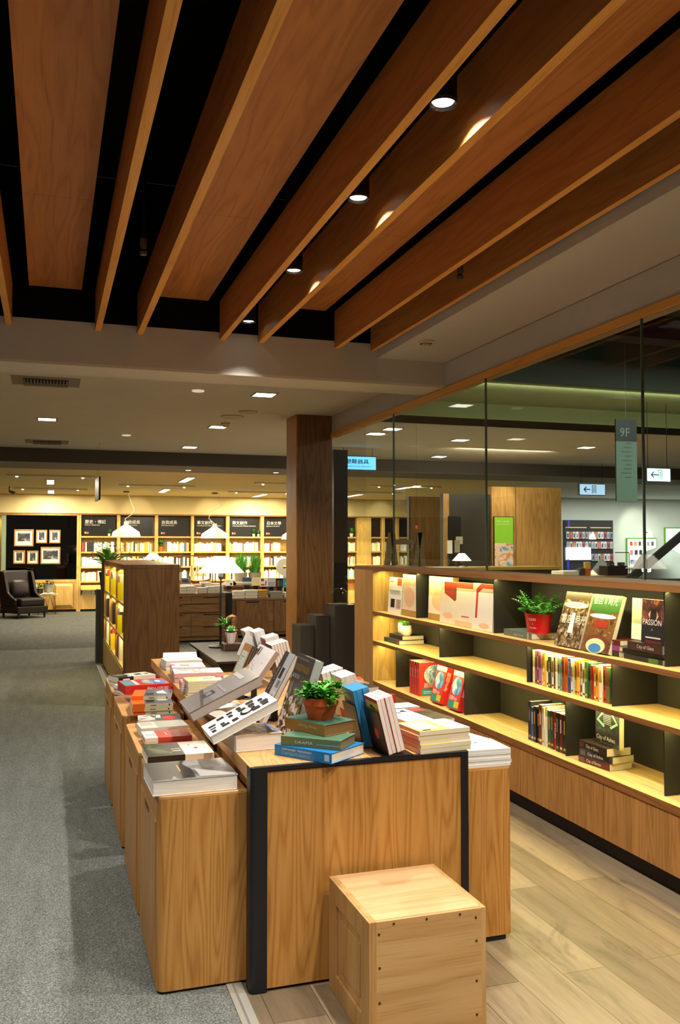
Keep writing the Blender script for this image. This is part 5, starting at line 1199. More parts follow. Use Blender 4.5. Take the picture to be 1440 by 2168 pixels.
# red bucket on a grey book
def lying(label, yf, yn, z, t, cover, x=2.80, w=.2, rz=0, **kw):
    m = Matrix.Translation((x, (yf + yn) / 2, z)) @ Matrix.Rotation(rz, 4, 'Z') @ Matrix.Translation((0, -(yf - yn) / 2, 0))
    return book(label, m, w, yf - yn, t, cover, **kw)
lying('grey green textbook lying under the red fern bucket', 5.145, 4.80, S1, .040, '#5e6a62', w=.19, x=2.80, hard=True, stitle=[('Applied Calculus', .62, .3, .018, M('#b9c2b4', .5))], spine=[(.1, .14, M('#c8a84a'))])
t = root('potted_fern', 'fern in a red metal bucket on the top shelf of the low bookcase', 'plant', (2.875, 4.845, S1 + .0405))
RB = M('#c8161c', .3)
c = MB(); n = 36
vs, fs = [], []
for (s_, z_) in ((.80, .0), (1.0, .115), (1.03, .118), (.95, .112), (.9, .06)):
    for i in range(n):
        a = 2 * PI * i / n; vs.append((.066 * s_ * math.cos(a), .122 * s_ * math.sin(a), z_))
for j in range(4):
    for i in range(n): fs.append((j * n + i, j * n + (i + 1) % n, (j + 1) * n + (i + 1) % n, (j + 1) * n + i))
fs.append(tuple(range(n))[::-1]); c.add(vs, fs, RB); c.build('bucket', t, smooth=True)
c = MB(); c.add([(.06 * math.cos(2 * PI * i / 20), .11 * math.sin(2 * PI * i / 20), .095) for i in range(20)], [tuple(range(20))], M('#2a2018', .9)); c.build('soil', t)
for s_, z_, sz, yy in (('FLEURS', .075, .022, .070), ('-&-', .052, .014, .042), ('FLOWERS', .026, .0155, .066)):
    q_ = text(s_, sz, M('#f4d8d0', .5), t, Tr(-.0665, yy, z_) @ FACE_NX, sx=.9)
    for vv in q_.data.vertices:            # wrapped round the oval bucket
        sc_ = .8 + .2 * vv.co.z / .115; an = vv.co.y / .105 - .62
        dep = vv.co.x + .0665
        vv.co.x = -(.066 * sc_ + .0008) * math.cos(an) + dep; vv.co.y = (.122 * sc_ + .0008) * math.sin(an)
c = MB(); rng = random.Random(8); fm = [M('#3f8a3a', .4), M('#2a6a2a', .4), M('#5aa84a', .4)]
for k in range(22):
    a = rng.uniform(0, 2 * PI); e = rng.uniform(.5, 1.6); L = rng.uniform(.15, .26)
    d = Vector((math.cos(a) * .55, math.sin(a), e)).normalized(); b0 = Vector((.02 * math.cos(a), .06 * math.sin(a), .1)); pr = b0
    for s_ in range(1, 11):
        f_ = s_ / 10; p = b0 + d * L * f_ - Vector((0, 0, .28 * L * f_ * f_)); p.x = min(p.x, .17); p.z = min(p.z, .30)
        c.tube(pr, p, .0012, .0010, 5, fm[1]); pr = p
        sd = d.cross(Vector((0, 0, 1))).normalized()
        for q in (-1, 1): leaf(c, p, sd * q + d * .4 + Vector((0, 0, .1)), .055 * math.sin(PI * min(.95, f_ * .85 + .12)), .016, fm[(k + s_) % 3], .3)
c.build('foliage', t, smooth=True)
# two leaning bookshop books
r, w = stand('bookshop photo book with pale lettering, left of the two leaning on the top shelf', 4.506, 4.255, S1, .315, .026, '#4a3c2a', x=2.775, th=73, art=[('r', 0, 0, 1, 1, HALL1), ('p', [(.4, .25), (.6, .25), (.56, .62), (.44, .62)], M('#f4f0d8', .3)), ('r', .0, .86, 1, .97, M('#4a3c28', .3)), ('e', .5, .76, .48, .06, M('#fbf6dc', .3))])
text('書店', .058, M('#d8d4c4', .4), r, Tr(w * .06, .135, .029)); text('時光', .058, M('#d8d4c4', .4), r, Tr(w * .62, .135, .029), sx=.85)
r, w = stand('bookshop photo book with a green vaulted ceiling, right of the two leaning ones', 4.24, 3.985, S1, .315, .026, '#3a3424', x=2.775, th=72, art=[('r', 0, 0, 1, 1, HALL2), ('r', .0, .72, 1, 1, M('#2f6a3c', .3)), ('e', .5, .74, .5, .08, M('#3a6a30', .3)), ('e', .5, .62, .46, .04, M('#f8f2d0', .3)), ('r', .25, .42, .75, .54, M('#8a2a1c', .3)), ('e', .5, .14, .42, .16, M('#6a3420', .3)), ('e', .5, .10, .34, .13, M('#d8c89a', .3)), ('e', .5, .06, .22, .08, M('#3a78b0', .3))])
text('書店 II 時光', .048, M('#cfe0c0', .4), r, Tr(w * .06, .262, .029), sx=.9)
# pile of novels with standing ones behind
zc_ = S1
for lab, yf, yn, tt, cov, st, x_, rz_ in (('black paperback with a green stripe, lowest of the near novel pile', 3.885, 3.585, .024, '#1c1d18', '', 2.80, 0), ('thin black paperback, second lowest of the near novel pile', 3.905, 3.60, .026, '#141311', '', 2.81, .02),
                           ('dark brown paperback with a pale title, topmost of the near novel pile', 3.85, 3.575, .042, '#3a2418', 'City of Glass', 2.795, -.015)):
    lying(lab, yf, yn, zc_, tt, cov, x=x_, w=.15, rz=rz_, stitle=[(st, .72, .32, .026, M('#c8beb0', .5))] if st else (), spine=[(.1, .35, M('#4a6a2a' if 'green' in lab else '#2a2620'))] if 'green' in lab else ()); zc_ += tt + .0006
zt_ = zc_
zc_ = S1
for lab, yf, yn, tt, cov, st in (('black and gold paperback, lowest of the far novel pile', 4.125, 3.925, .03, '#2a2114', ''), ('magenta paperback, middle of the far novel pile', 4.11, 3.92, .027, '#8a3a78', ''), ('dark red paperback with pale capitals, topmost of the far novel pile', 4.10, 3.915, .026, '#5a1c14', 'CATCHING FIRE')):
    lying(lab, yf, yn, zc_, tt, cov, x=2.80, w=.14, stitle=[(st, .78, .3, .015, M('#e0c8a0', .5), .8)] if st else (), spine=[(.6, .9, M('#b8902a' if 'gold' in lab else '#c86aa8' if 'mag' in lab else '#8a2a1a'), .15, .85)]); zc_ += tt + .0006
r, w = stand('black novel showing a figure in red smoke, standing on the near novel pile', 3.745, 3.572, zt_, .215, .022, '#17161a', x=2.80, th=87, art=[('r', 0, .45, 1, 1, SMOKE), ('p', [(.3, .45), (.42, .58), (.40, .74), (.48, .86), (.60, .86), (.66, .72), (.60, .58), (.72, .45)], M('#1a1014', .4)), ('e', .52, .84, .10, .06, M('#4a2a22', .4)), ('p', [(.36, .55), (.30, .66), (.40, .76), (.38, .66)], M('#d8a890', .4)), ('p', [(.62, .52), (.74, .62), (.66, .76), (.68, .64)], M('#d8a890', .4)), ('r', .2, .12, .85, .15, M('#cfcac4', .4)), ('r', .2, .0, .9, .07, M('#5a1a18', .4))])
text('PASSION', .040, M('#e6e0d8', .4), r, Tr(w * .05, .090, .0235), sx=.92 * w / .173); text('-1-', .018, M('#c8c0b8', .4), r, Tr(w * .42, .062, .0235))
stand('pale green book standing behind the red-smoke novel', 3.82, 3.65, zc_, .21, .012, '#d3dcc0', x=2.84, th=87) if False else stand('pale green book standing behind the red-smoke novel', 3.905, 3.75, zt_, .21, .012, '#d3dcc0', x=2.86, th=87, art=[('r', .1, .1, .9, .5, M('#c6d2b4'))])
# bright row of upright paperbacks on the middle shelf
COLS = ['#d8d098', '#9a4a86', '#6a4a34', '#b06aa0', '#e0d8b0', '#c8a23a', '#efe6d0', '#34402a', '#e8e0c8', '#2a3a2a', '#d8dcc0', '#8aa890', '#3a9ab8', '#8a4a20', '#a85a2a', '#1c3a78', '#cfc8b8', '#9ac8d0', '#c08a2a', '#d8b83a', '#6a3a7a', '#e0dccc', '#3a6a3a', '#2a5a2a', '#8a2420', '#c87a2a', '#d89a2a', '#e8e0d0', '#b8301c', '#4a6a3a', '#a83418', '#c8401c']
NAMES = ['pale yellow', 'purple', 'brown', 'violet', 'cream', 'gold', 'ivory', 'spruce green', 'light cream', 'blackish green', 'pale green', 'grey green', 'turquoise', 'rust brown', 'orange brown', 'navy blue', 'light grey', 'light blue', 'ochre', 'mustard', 'lilac', 'off-white', 'green', 'deep green', 'dark red', 'orange', 'amber', 'cream white', 'scarlet', 'olive green', 'brick red', 'flame red']
rng = random.Random(21); y = 4.80; k = 0
while k < len(COLS) and y > 4.005:
    tt = rng.uniform(.021, .029); hh = rng.uniform(.180, .203); hh = .2 if k < 6 else hh; x_ = 2.80 + rng.uniform(0, .012)
    if y - tt < 4.0: break
    acc = M(['#f0e8c8', '#3a2a20', '#d8b040', '#1a1a1a', '#b02a20'][k % 5], .45)
    r = book('%s paperback, %s from the left in the bright row on the middle shelf' % (NAMES[k], nth(k)), frame((x_, y, S2), (1, 0, 0), (0, 0, 1)), .125, hh, tt, COLS[k], group='paperbacks in the bright middle-shelf row',
             spine=[(.06, .12, acc, .2, .8), (.35 + .05 * (k % 4), .75 + .04 * (k % 5), acc, .3, .62)] if k != 15 else [])
    if k == 15: text({15: 'INKHEART'}[k], .019, M('#d8dcd0', .4), r, Tr(-.0016, hh * .88, tt * .26) @ Matrix(((0, 0, -1, 0), (0, -1, 0, 0), (1, 0, 0, 0), (0, 0, 0, 1))).inverted() if False else Tr(-.0016, hh * .92, tt * .25) @ Matrix(((0, 0, -1, 0), (-1, 0, 0, 0), (0, 1, 0, 0), (0, 0, 0, 1))))
    y -= tt + .0008; k += 1
# dark group on the lower shelf
C3 = [('#2a2a30', 'charcoal', .235), ('#35508a', 'blue', .205), ('#1c2430', 'blue black', .215), ('#161412', 'black and gold', .205), ('#6a3a1c', 'brown', .235), ('#cfc8b4', 'cream', .225), ('#e0dccc', 'white', .235), ('#2a5a34', 'green', .215), ('#1f3a2c', 'dark green', .220), ('#b01c20', 'red lettered', .215), ('#221a16', 'blackish brown', .222), ('#5a1c14', 'maroon', .220), ('#141414', 'black', .218)]
y = 4.855
for k, (cc, nm, hh) in enumerate(C3):
    tt = (.0355, .028, .03, .033, .036, .024, .026, .036, .034, .028, .034, .034, .036)[k]
    if y - tt < 4.413: break
    acc = M(['#8a7a5c', '#c8c8c0', '#b8902a', '#c86a2a', '#e8d8a0'][k % 5], .45)
    r = book('%s book, %s from the left in the dark group on the lowest shelf' % (nm, nth(k)), frame((2.80 + rng.uniform(0, .01), y, S3), (1, 0, 0), (0, 0, 1)), .15, hh, tt, cc, group='dark upright books on the lowest shelf', hard=(k % 3 == 0), spine=[(.08, .14, acc, .2, .8), (.5, .85, acc, .35, .6)] if k != 9 else [])
    if k == 9: text('JO NESBO', .02, M('#f0ece4', .4), r, Tr(-.0016, hh * .72, tt * .25) @ Matrix(((0, 0, -1, 0), (-1, 0, 0, 0), (0, 1, 0, 0), (0, 0, 0, 1))))
    y -= tt + .0008
# three lying novels and one standing
z_ = S3
for lab, dy, tt, cov, st, x_, rz_ in (('worn red-brown novel, lowest of the three lying below the grey standing novel', 0, .036, '#5a2c1c', 'City of Bones', 2.80, .10), ('grey novel, middle of the three lying below the grey standing novel', -.01, .036, '#3a3c40', 'City of Ashes', 2.805, .16),
                           ('brown-black novel with a pale title, topmost of the three lying novels', .01, .042, '#2c2018', 'City of Glass', 2.80, .02)):
    lying(lab, 4.285 + dy, 4.035 + dy, z_, tt, cov, x=x_, w=.15, rz=rz_, pages=M('#cfc69c', .8), stitle=[(st, .74, .3, .024, M('#d8d4cc', .5), .9)], spine=[(.82, .97, M('#5a2a1c' if 'top' in lab else '#6a5a50'), .15, .85)]); z_ += tt + .0006
r, w = stand('grey novel with green interlaced limbs on its cover, standing on three lying ones', 4.20, 3.99, z_, .205, .03, '#26282a', x=2.84, th=89, pages=M('#cfc69c', .8), art=[('r', 0, 0, 1, 1, photomat('misty_print', [(.3, '#1c1e20'), (.55, '#3a3d40'), (.75, '#6a6e70')], 2.0)), ('p', [(.05, .62), (.12, .64), (.42, .88), (.36, .92)], M('#7fc08a', .4)), ('p', [(.05, .62), (.36, .46), (.40, .52), (.14, .64)], M('#7fc08a', .4)), ('p', [(.95, .62), (.88, .64), (.62, .88), (.68, .92)], M('#7fc08a', .4)), ('p', [(.95, .62), (.66, .46), (.62, .52), (.88, .64)], M('#7fc08a', .4)), ('e', .5, .94, .14, .05, M('#c08a4a', .4))] + [('r', .34, .56 + .045 * q, .66, .57 + .045 * q, M('#a8acac', .4)) for q in range(6)])
text('City of Ashes', .033, M('#e4e4e0', .4), r, Tr(w * .05, .028, .032), sx=.92 * w / .21); text('CASSANDRA CLARE', .012, M('#8a6a4a', .4), r, Tr(w * .2, .010, .032))
# two books and white pots at the far end of the middle shelf
lying('dark blue hardback, lower of two under the little white pots', 7.30, 6.95, S2, .038, '#2c3138', x=2.80, w=.23, rz=.0, hard=True, pages=M('#e0dcc4', .8), spine=[(.05, .16, M('#a84a2a'), .2, .8), (.3, .85, M('#4a4a48'), .2, .8)])
lying('slim dark hardback, upper of two under the little white pots', 7.24, 6.96, S2 + .0386, .036, '#23282e', x=2.83, w=.2, rz=.03, hard=True, pages=M('#e6e2cc', .8))
t = root('potted_plant', 'little round white pot with a green seedling, nearer of the pair', 'plant', (2.88, 6.99, S2 + .0752))
c = MB(); c.lathe([(0, 0), (.036, 0), (.05, .02), (.052, .05), (.046, .085), (.040, .085), (.036, .075)], m=M('#f2f0ea', .3)); c.build('pot', t, smooth=True)
c = MB(); c.disc((0, 0, .074), .036, M('#3a2c1c', .9)); c.build('soil', t); bush(t, (0, 0, .078), .03, .03, 46, .042, .02, [M('#5faa3c', .4), M('#7cc458', .4)])
t = root('potted_plant', 'little white jug-shaped pot with seedlings, farther of the pair', 'plant', (2.90, 7.10, S2 + .0752))
c = MB(); c.lathe([(0, 0), (.032, 0), (.044, .02), (.046, .07), (.042, .10), (.037, .10), (.033, .09)], m=M('#ecebe4', .3)); c.build('pot', t, smooth=True)
c = MB(); c.disc((0, 0, .088), .033, M('#3a2c1c', .9)); c.build('soil', t); bush(t, (0, 0, .092), .028, .03, 40, .04, .02, [M('#5faa3c', .4), M('#7cc458', .4)])
# red children's books on the lowest shelf
def mart(w=1): return [('e', .56, .62, .38, .30, SKYART), ('r', .1, .02, .98, .22, M('#2a9a8a', .4)), ('r', .62, .12, .98, .25, M('#d8c83a', .4)), ('r', .15, .12, .5, .14, WH), ('r', .15, .07, .45, .085, WH)]
for k in range(4):
    r = book('red picture book, %s from the left of the upright four on the lowest shelf' % nth(k), frame((2.79, 6.70 - k * .052, S3), (1, 0, .0), (0, -.0, 1)), .235, .262, .040, '#cf3a30', group='upright red picture books', art=mart(), hard=True, stitle=())
    text('甜甜Molly', .024, M('#f0d8d0', .5), r, Tr(-.0016, .235, .012) @ Matrix(((0, 0, -1, 0), (-1, 0, 0, 0), (0, 1, 0, 0), (0, 0, 0, 1))))
    if k == 3: text('甜甜Molly', .040, M('#f4ece4', .4), r, Tr(.04, .068, .0425), sx=1.0)
for yf, yn, x_, lab in ((6.24, 6.06, 2.765, 'red boxed picture book leaning at the middle of the lowest shelf'), (5.945, 5.76, 2.765, 'red boxed picture book leaning against the black divider on the lowest shelf')):
    r, w = stand(lab, yf, yn, S3, .275, .055, '#cf3a30', x=x_, th=76, pages=REDBOX, name='boxed_book', art=[('r', .06, .03, .94, .86, M('#cf4a3c', .35)), ('e', .5, .60, .40, .24, SKYART), ('r', .06, .03, .94, .20, M('#2a9a8a', .4)), ('r', .55, .06, .94, .22, M('#d8c83a', .4)), ('r', .03, .86, .97, .99, M('#e8b0a8', .35))], group='leaning red boxed picture books')
    text('甜甜Molly', .036, M('#f4ece4', .4), r, Tr(w * .1, .065, .058), sx=.8)
    text('甜甜Molly', .034, M('#f0d8d0', .4), r, Tr(w + .0012, .24, .012) @ Matrix.Rotation(R(90), 4, 'Y') @ Matrix.Rotation(R(-90), 4, 'Z') if False else Tr(w + .0015, .24, .045) @ Matrix(((0, 0, 1, 0), (-1, 0, 0, 0), (0, -1, 0, 0), (0, 0, 0, 1))))

# ================================================================== BOOKS AND THINGS OF THE REAR HALL
SHC = ['#f2ede0', '#e8e2d2', '#d9cfba', '#f4f0e8', '#c84a38', '#e0a040', '#4a5a78', '#2a2a30', '#b83a48', '#8a9a5a', '#d8d088', '#3a8a8a', '#e8c8c0', '#6a3a2a', '#f0e8c0', '#cfd8d8']
SHN = ['white', 'ivory', 'beige', 'white', 'red', 'orange', 'slate blue', 'black', 'crimson', 'olive', 'pale yellow', 'teal', 'pink', 'brown', 'cream', 'pale grey']
stuff = MB(); rng = random.Random(33); nind = 0
ROWN = ['', 'top', 'second', 'third', 'lowest']
BAYN = {0: 'history', 1: 'left self-improvement', 2: 'right self-improvement'}
for i, (x0, x1) in enumerate(BAYS):
    for r_ in range(1, 5):
        if i > 0 and r_ > 3: continue
        x = x0 + .02; k = 0; end = x1 - .04
        if i == 2 and r_ == 1: x += .22
        if i == 5 and r_ == 1: end -= .28
        while x < end:
            tt = rng.uniform(.022, .05); hh = rng.uniform(.19, .25) * (.86 if r_ == 4 else 1)
            if x + tt > end: break
            run = rng.random()
            ci = rng.choice((0, 1, 3, 0, 14)) if run < .6 else rng.randrange(16)
            if i == 0 and r_ == 1 and 0 < k < 9: ci = (13, 13, 14, 7, 7, 7, 7, 0, 0)[k]
            if i in (1,) and run < .35: ci = rng.choice((5, 10, 9, 11))
            yb = YB + .035 + rng.uniform(0, .02)
            indiv = (i == 0) or (i in (1, 2) and r_ == 1)
            if indiv and nind < 52:
                lab = '%s book, %s from the left on the %s shelf of the %s bay' % (SHN[ci], nth(k), ROWN[r_], BAYN[i])
                o = bx('book', 0, tt, 0, .15, 0, hh, M(SHC[ci], .5), None, 0); o.location = (x, yb, ROWZ[r_] + .0005)
                tag(o, lab, 'book', 'upright books of the rear bookcase'); nind += 1
            else: stuff.box(x, x + tt, yb, yb + .15, ROWZ[r_] + .0005, ROWZ[r_] + hh, M(SHC[ci], .5))
            x += tt + .001; k += 1
# piles on the far display tables
def fpile(px0, px1, pt, pb, y, colors, n, d=.2):
    a = onY(px0, pb, y); a.z = .8115 if pb < 1260 else .6915; b_ = onY(px1, pt, y); hh = (b_.z - a.z) / n
    for k in range(n): stuff.box(a.x + rng.uniform(-.006, .006), b_.x + rng.uniform(-.006, .006), y, y + d, a.z + k * hh, a.z + (k + 1) * hh - .003, colors[k % len(colors)])
    stuff.box(a.x, b_.x, y, y + d, a.z + n * hh - .003, a.z + n * hh, colors[-1])
PW = [M('#d8d2c4', .7), M('#e4dfd2', .7), M('#c9c3b4', .7)]
U = lambda x: 360 + x / 5.143
V = lambda y: 1180 + y / 5.143
for x0, x1, yt, yb, c_ in ((120, 180, 318, 376, PW), (182, 278, 312, 378, PW), (310, 406, 330, 378, PW), (412, 500, 318, 378, PW), (505, 585, 312, 376, PW)):
    fpile(U(x0), U(x1), V(yt), 1256.5, 14.90, c_, 7)
for x0, x1, yt, c_ in ((280, 380, 292, [M('#d8b0a8', .6)]), (340, 450, 270, PW), (460, 545, 285, PW), (130, 230, 300, PW)):
    fpile(U(x0), U(x1), V(yt), 1254.0, 15.35, c_, 8)
for x0, x1, yt, c_ in ((695, 815, 365, PW), (820, 955, 355, PW), (960, 1062, 355, [M('#8a7a5c', .6), M('#d89a3a', .6)]), (1095, 1225, 370, [M('#9a968a', .7), M('#8a867a', .7)]), (1250, 1338, 380, PW)):
    fpile(U(x0), U(x1), V(yt), 1267.0, 15.30, c_, 8)
bx2 = root('far_display_table', 'long dark oak table with faced-out books behind the two cabinet tables', 'table', (1.6, 16.3, 0)); bx('tabletop', 0, 3.2, 0, .9, .84, .88, DARKOAK_X, bx2); bx('body', .05, 3.15, .03, .85, .003, .839, DARKOAK_X, bx2)
for x0, x1, yt, c_ in ((600, 720, 318, PW), (690, 780, 295, PW), (785, 910, 305, PW), (915, 1010, 315, PW), (1012, 1110, 325, PW), (1110, 1200, 335, PW), (1200, 1300, 330, PW), (1300, 1380, 320, PW)):
    a = onY(U(x0), V(yt), 16.33); b_ = onY(U(x1), V(yt), 16.33)
    n = 6
    for k in range(n): stuff.box(a.x, b_.x, 16.33, 16.5, .881 + k * (max(a.z, .93) - .881) / n, .881 + (k + 1) * (max(a.z, .93) - .881) / n - .002, c_[k % len(c_)])
o = stuff.build('book_rows'); tag(o, 'remaining rows and piles of books in the rear hall, shelves and tables', 'books', None, 'stuff')
FD = [(120, 225, 222, 300, '#6d6f70', 'grey faced-out book with a black title on the left far table'), (600, 685, 245, 310, '#e8e4dc', 'white faced-out book with a small portrait behind the big lamp'), (788, 886, 216, 304, '#3a4f6a', 'faced-out book with a dark blue sky, left end of the far row'), (888, 978, 220, 308, '#e6dfb8', 'cream faced-out book with rows of tiny dots'),
      (980, 1060, 222, 318, '#ece8e6', 'white faced-out book with red print and a dark figure'), (1063, 1146, 222, 318, '#b9bcc4', 'pale grey-blue faced-out book in the far row'), (1150, 1226, 226, 330, '#17171a', 'black faced-out book with coloured dots in the far row'), (1228, 1306, 224, 330, '#3a9a9c', 'teal faced-out book, right end of the far row')]
for k, (x0, x1, yt, yb, cc, lab) in enumerate(FD):
    y = 15.62 if k > 1 else 15.7
    a = onY(U(x0), V(yb), y); b_ = onY(U(x1), V(yt), y); w, h = b_.x - a.x, b_.z - a.z
    zb = a.z
    art = {0: [('r', .1, .55, .7, .75, BK), ('r', .1, .35, .8, .5, BK)], 1: [('e', .75, .3, .15, .2, M('#2a2422')), ('r', .1, .7, .6, .8, M('#8a8a88'))], 2: [('r', 0, .2, 1, .45, M('#b8c8d8')), ('r', 0, 0, 1, .2, M('#8a7a5c'))],
           3: [('e', .15 + .2 * (q % 4), .2 + .2 * (q // 4), .05, .05, M('#b89a5a')) for q in range(16)], 4: [('r', .1, .6, .5, .9, M('#5a5a60')), ('r', .1, .1, .6, .3, M('#c8483c')), ('p', [(.7, .1), (.8, .1), (.85, .7), (.7, .6)], BK)],
           5: [('r', .1, .1, .9, .5, M('#9aa0b0'))], 6: [('e', .2 + .2 * (q % 4), .2 + .17 * (q // 4), .06, .05, M(['#c8483c', '#d8b03a', '#3a8ab8', '#8a8a88'][q % 4])) for q in range(16)], 7: [('r', .3, .3, .7, .5, M('#a8d0d0'))]}[k]
    book(lab, frame((a.x, y, zb), (1, 0, 0), (0, 0, 1)), w, h, .02, cc, art=art, group='faced-out books of the rear hall')
    c = MB(); c.box(0, w, .01, .03, 0, .01, BLACKD) ; 
    st = root('book_easel', 'small easel behind the ' + ' '.join(lab.split(',')[0].split()[:12]), 'book easel', (a.x + w * .2, y + .003, .001), 0, 'easels of the faced-out books'); bx('post', 0, w * .6, .0, .03, .883 if k > 1 and y > 16.2 else (.692 if k > 1 else .812), zb + h * .6, BLACKD, st)
# grass planters, disc, ship case
for px, lab, x_ in ((765, 'tall green grass in a grey pot, left of the two on the far table', 0), (918, 'tall green grass in a grey pot, right of the two on the far table', 0)):
    p = onY(U(px), V(165), 17.0)
    t = root('potted_grass', lab, 'plant', (p.x, 16.95, .881), 0, 'grass planters of the rear hall')
    hp = p.z - .881
    c = MB(); c.lathe([(0, 0), (.10, 0), (.13, hp), (.12, hp), (.115, hp * .9)], m=M('#a09a84', .6)); c.build('pot', t, smooth=True)
    c = MB(); rng2 = random.Random(px)
    for k in range(220):
        a = rng2.uniform(0, 2 * PI); q = .11 * rng2.random() ** .5; b0 = Vector((q * math.cos(a), q * math.sin(a), hp * .9)); H_ = rng2.uniform(.25, .47); ln = Vector((rng2.uniform(-.11, .11), rng2.uniform(-.11, .11), H_))
        s_ = Vector((math.cos(a + 1.57), math.sin(a + 1.57), 0)) * .005
        m_ = b0 + ln * .55 + Vector((0, 0, .02)); e_ = b0 + ln
        c.add([tuple(b0 - s_), tuple(b0 + s_), tuple(m_ + s_ * .8), tuple(m_ - s_ * .8), tuple(e_)], [(0, 1, 2, 3), (3, 2, 4)], LEAFA[k % 2])
    c.build('blades', t)
p = onY(U(1250), V(105), 15.9)
t = root('white_disc', 'white round disc with a hole on a stand, left of the wooden pillar', 'ornament', (p.x, 15.9, .692))
zc2 = p.z - .692; n = 40
c = MB(); vs = []; r1_, r0_ = .158, .033
for yy in (0, .02):
    for rr in (r1_, r0_): vs += [(rr * math.cos(2 * PI * i / n), yy, zc2 + rr * math.sin(2 * PI * i / n)) for i in range(n)]
fs = []
for i in range(n):
    j = (i + 1) % n; fs += [(i, j, n + j, n + i), (2 * n + i, 3 * n + i, 3 * n + j, 2 * n + j), (i, 2 * n + i, 2 * n + j, j), (n + i, n + j, 3 * n + j, 3 * n + i)]
c.add(vs, fs, M('#f0ead4', .6)); c.build('disc', t); bx('stand', -.03, .03, .0, .02, .0, zc2 - .156, M('#e0d8c0', .6), t); bx('base', -.07, .07, -.04, .06, 0, .012, M('#e0d8c0', .6), t)
a = onY(U(-1 * 0 + 125), V(-60), 16.0); 
def W2(x, y): return (360 + x / 3.6, 980 + y / 3.6)
p0 = onY(*W2(78, 915), 16.9); p1 = onY(*W2(350, 704), 16.9)
t = root('ship_case', 'slim wooden display frame holding a model ship on the far table', 'display case', (p0.x, 16.9, .881)); w, h = p1.x - p0.x, p1.z - .881
FR = M('#6a4426', .5)
for x_ in (0, w - .018):
    for y_ in (0, .28): bx('post', x_, x_ + .018, y_, y_ + .018, 0, h - .0185, FR, t)
c = MB(); c.box(0, w, 0, .018, h - .018, h, FR); c.box(0, w, .28, .298, h - .018, h, FR); c.box(0, .018, .018, .28, h - .018, h, FR); c.box(w - .018, w, .018, .28, h - .018, h, FR); c.build('top_rail', t)
t = root('model_ship', 'small wooden model ship with sails inside the slim display frame', 'model ship', (p0.x + w * .52, 17.05, .881))
c = MB(); L_ = w * .36
sec = [(-L_, .0, .11), (-L_ * .8, .03, .085), (-L_ * .3, .05, .055), (L_ * .3, .05, .055), (L_ * .8, .03, .08), (L_ * 1.08, .0, .125)]
vs = []
for (x_, b2, zt2) in sec: vs += [(x_, -b2, zt2), (x_, b2, zt2), (x_ * .88, 0, .012)]
fs = []
for k in range(len(sec) - 1):
    q = k * 3; fs += [(q, q + 2, q + 5, q + 3), (q + 1, q + 4, q + 5, q + 2), (q, q + 3, q + 4, q + 1)]
c.add(vs, fs, M('#a0703c', .5)); c.build('hull', t)
bx('cradle', -L_ * .4, L_ * .4, -.02, .02, 0, .02, FR, t)
for x_ in (-L_ * .45, .0, L_ * .45):
    c = MB(); c.tube((x_, 0, .05), (x_, 0, .36), .004, n=6, m=FR); c.build('mast', t)
    c = MB(); c.add([(x_ - .06, .005, .14), (x_ + .06, .005, .14), (x_ + .03, .02, .32), (x_ - .02, .02, .34)], [(0, 1, 2, 3)], M('#e8d090', .7)); c.build('sail', t)
# plants above and on shelves
for (px, py, lab, sc_) in ((231, 1131, 'tiny plant in a white pot under the history sign', .8), (340, 1166, 'leafy plant in a terracotta pot on the top shelf of the second self-improvement bay', 1.5), (537, 1137, 'small plant in a grey pot, left of two under the Chinese literature sign', .9), (547, 1137, 'small plant in a cream pot, right of two under the Chinese literature sign', .8), (612, 1167, 'small plant in a cream pot beside the faced-out white book', .9), (744, 1138, 'plant on top shelf seen just right of the dark post', 1.2)):
    zr_ = ROWZ[1] if py > 1150 else ROWZ[0]
    p = onY(px, py, YB + .06)
    t = root('potted_plant', lab, 'plant', (p.x, YB + (.05 if zr_ > 1.8 else .085), zr_ + .0006))
    pot(t, .03 * sc_, .045 * sc_, .08 * sc_, M('#b86a3c' if 'terra' in lab else '#e0dccc', .5), n=14); bush(t, (0, 0, .08 * sc_), .045 * sc_, .09 * sc_, 40, .07 * sc_, .035 * sc_, rng=random.Random(int(px)), name='foliage')
t = root('potted_plant', 'leafy green plant with white flowers rising behind the island bookcase', 'plant', (onY(233, 1190, 12.75).x - .02, 12.75, 1.12))
pl = onY(245, 1180, 12.75)
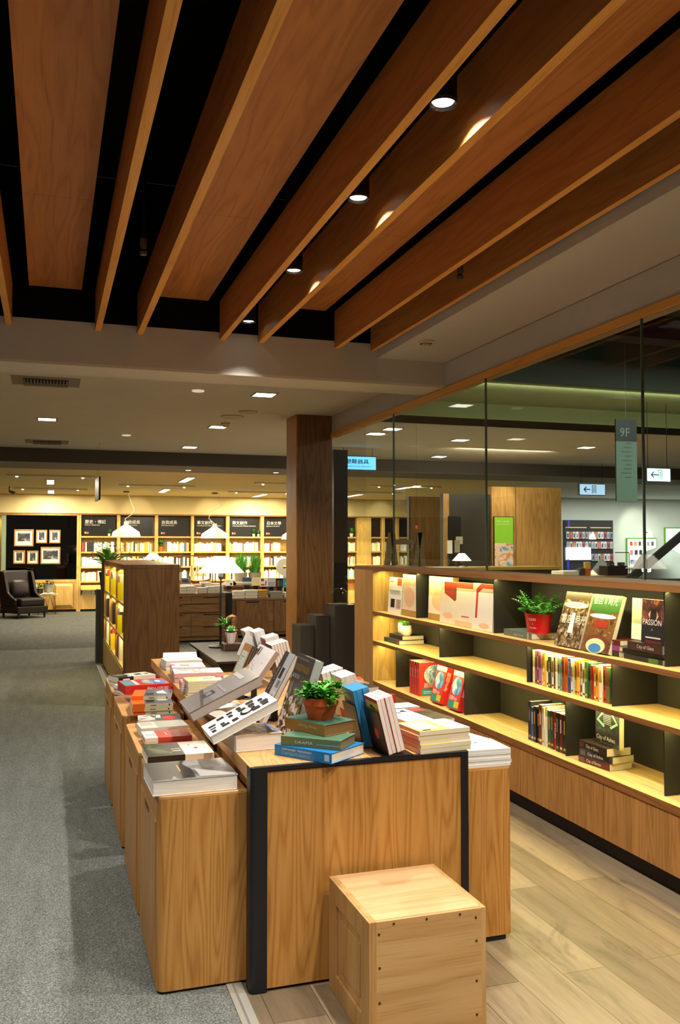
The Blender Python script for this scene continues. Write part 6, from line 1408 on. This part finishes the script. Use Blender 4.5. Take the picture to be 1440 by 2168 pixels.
bx('stand', -.16, .16, -.12, .14, -1.118, -.12, CHAR, t); c = MB(); c.lathe([(0, -.12), (.10, -.12), (.13, .12), (.12, .12), (.11, .1)], m=M('#3a3a38', .5)); c.build('pot', t, smooth=True)
c = MB(); rng2 = random.Random(9)
for k in range(26):
    a = rng2.uniform(0, 2 * PI); leaf(c, (0, 0, .15 + .15 * rng2.random()), (math.cos(a) * .9, math.sin(a) * .6, rng2.uniform(.4, 1.6)), rng2.uniform(.22, .36), .085, [M('#74c04a', .4), M('#5aa83a', .4), M('#8ed060', .4)][k % 3], .25)
c.build('foliage', t, smooth=True)
c = MB()
for k in range(60):
    a = rng2.uniform(0, 2 * PI); q = rng2.uniform(.05, .28); leaf(c, (q * math.cos(a), q * math.sin(a) * .6, .30 + .18 * rng2.random()), (math.cos(a), math.sin(a), .8), .09, .03, M('#f2f0e4', .5), .3)
c.build('blossom', t, smooth=True)
# books and yellow tags of the island bookcase
rng3 = random.Random(17); YT = M('#e8d80c', .45, 0, .08)
lev = (('top', 1.0225), ('middle', .6775), ('lowest', .3825))
for li, (ln_, z_) in enumerate(lev):
    for cell in range(3):
        y0 = 9.10 + .06 + cell * 1.07
        y = y0 + .62 + rng3.uniform(0, .05); k = 0
        cn = ('near', 'middle', 'far')[cell]
        while y < y0 + .98 and k < 9:
            tt = rng3.uniform(.022, .045); hh = rng3.uniform(.2, .27); ci = rng3.choice((0, 3, 1, 0, 4, 7, 8))
            o = bx('book', 0, .17, 0, tt, 0, hh, M(SHC[ci], .5)); o.location = (.735, y, z_); tag(o, '%s book, %s from the near end in the %s cell of the %s island shelf' % (SHN[ci], nth(k), cn, ln_), 'book', 'books of the island bookcase')
            y += tt + .001; k += 1
        if (li, cell) in ((0, 0), (0, 1), (0, 2), (1, 0), (2, 1)):
            o = bx('category_tag', 0, .05, 0, .004, 0, .19, YT); o.location = (.708, y0 + (.585 if cell != 1 else .57), z_ + .0005); tag(o, 'yellow category card in the %s cell of the %s island shelf' % (cn, ln_), 'category card', 'yellow cards of the island bookcase')
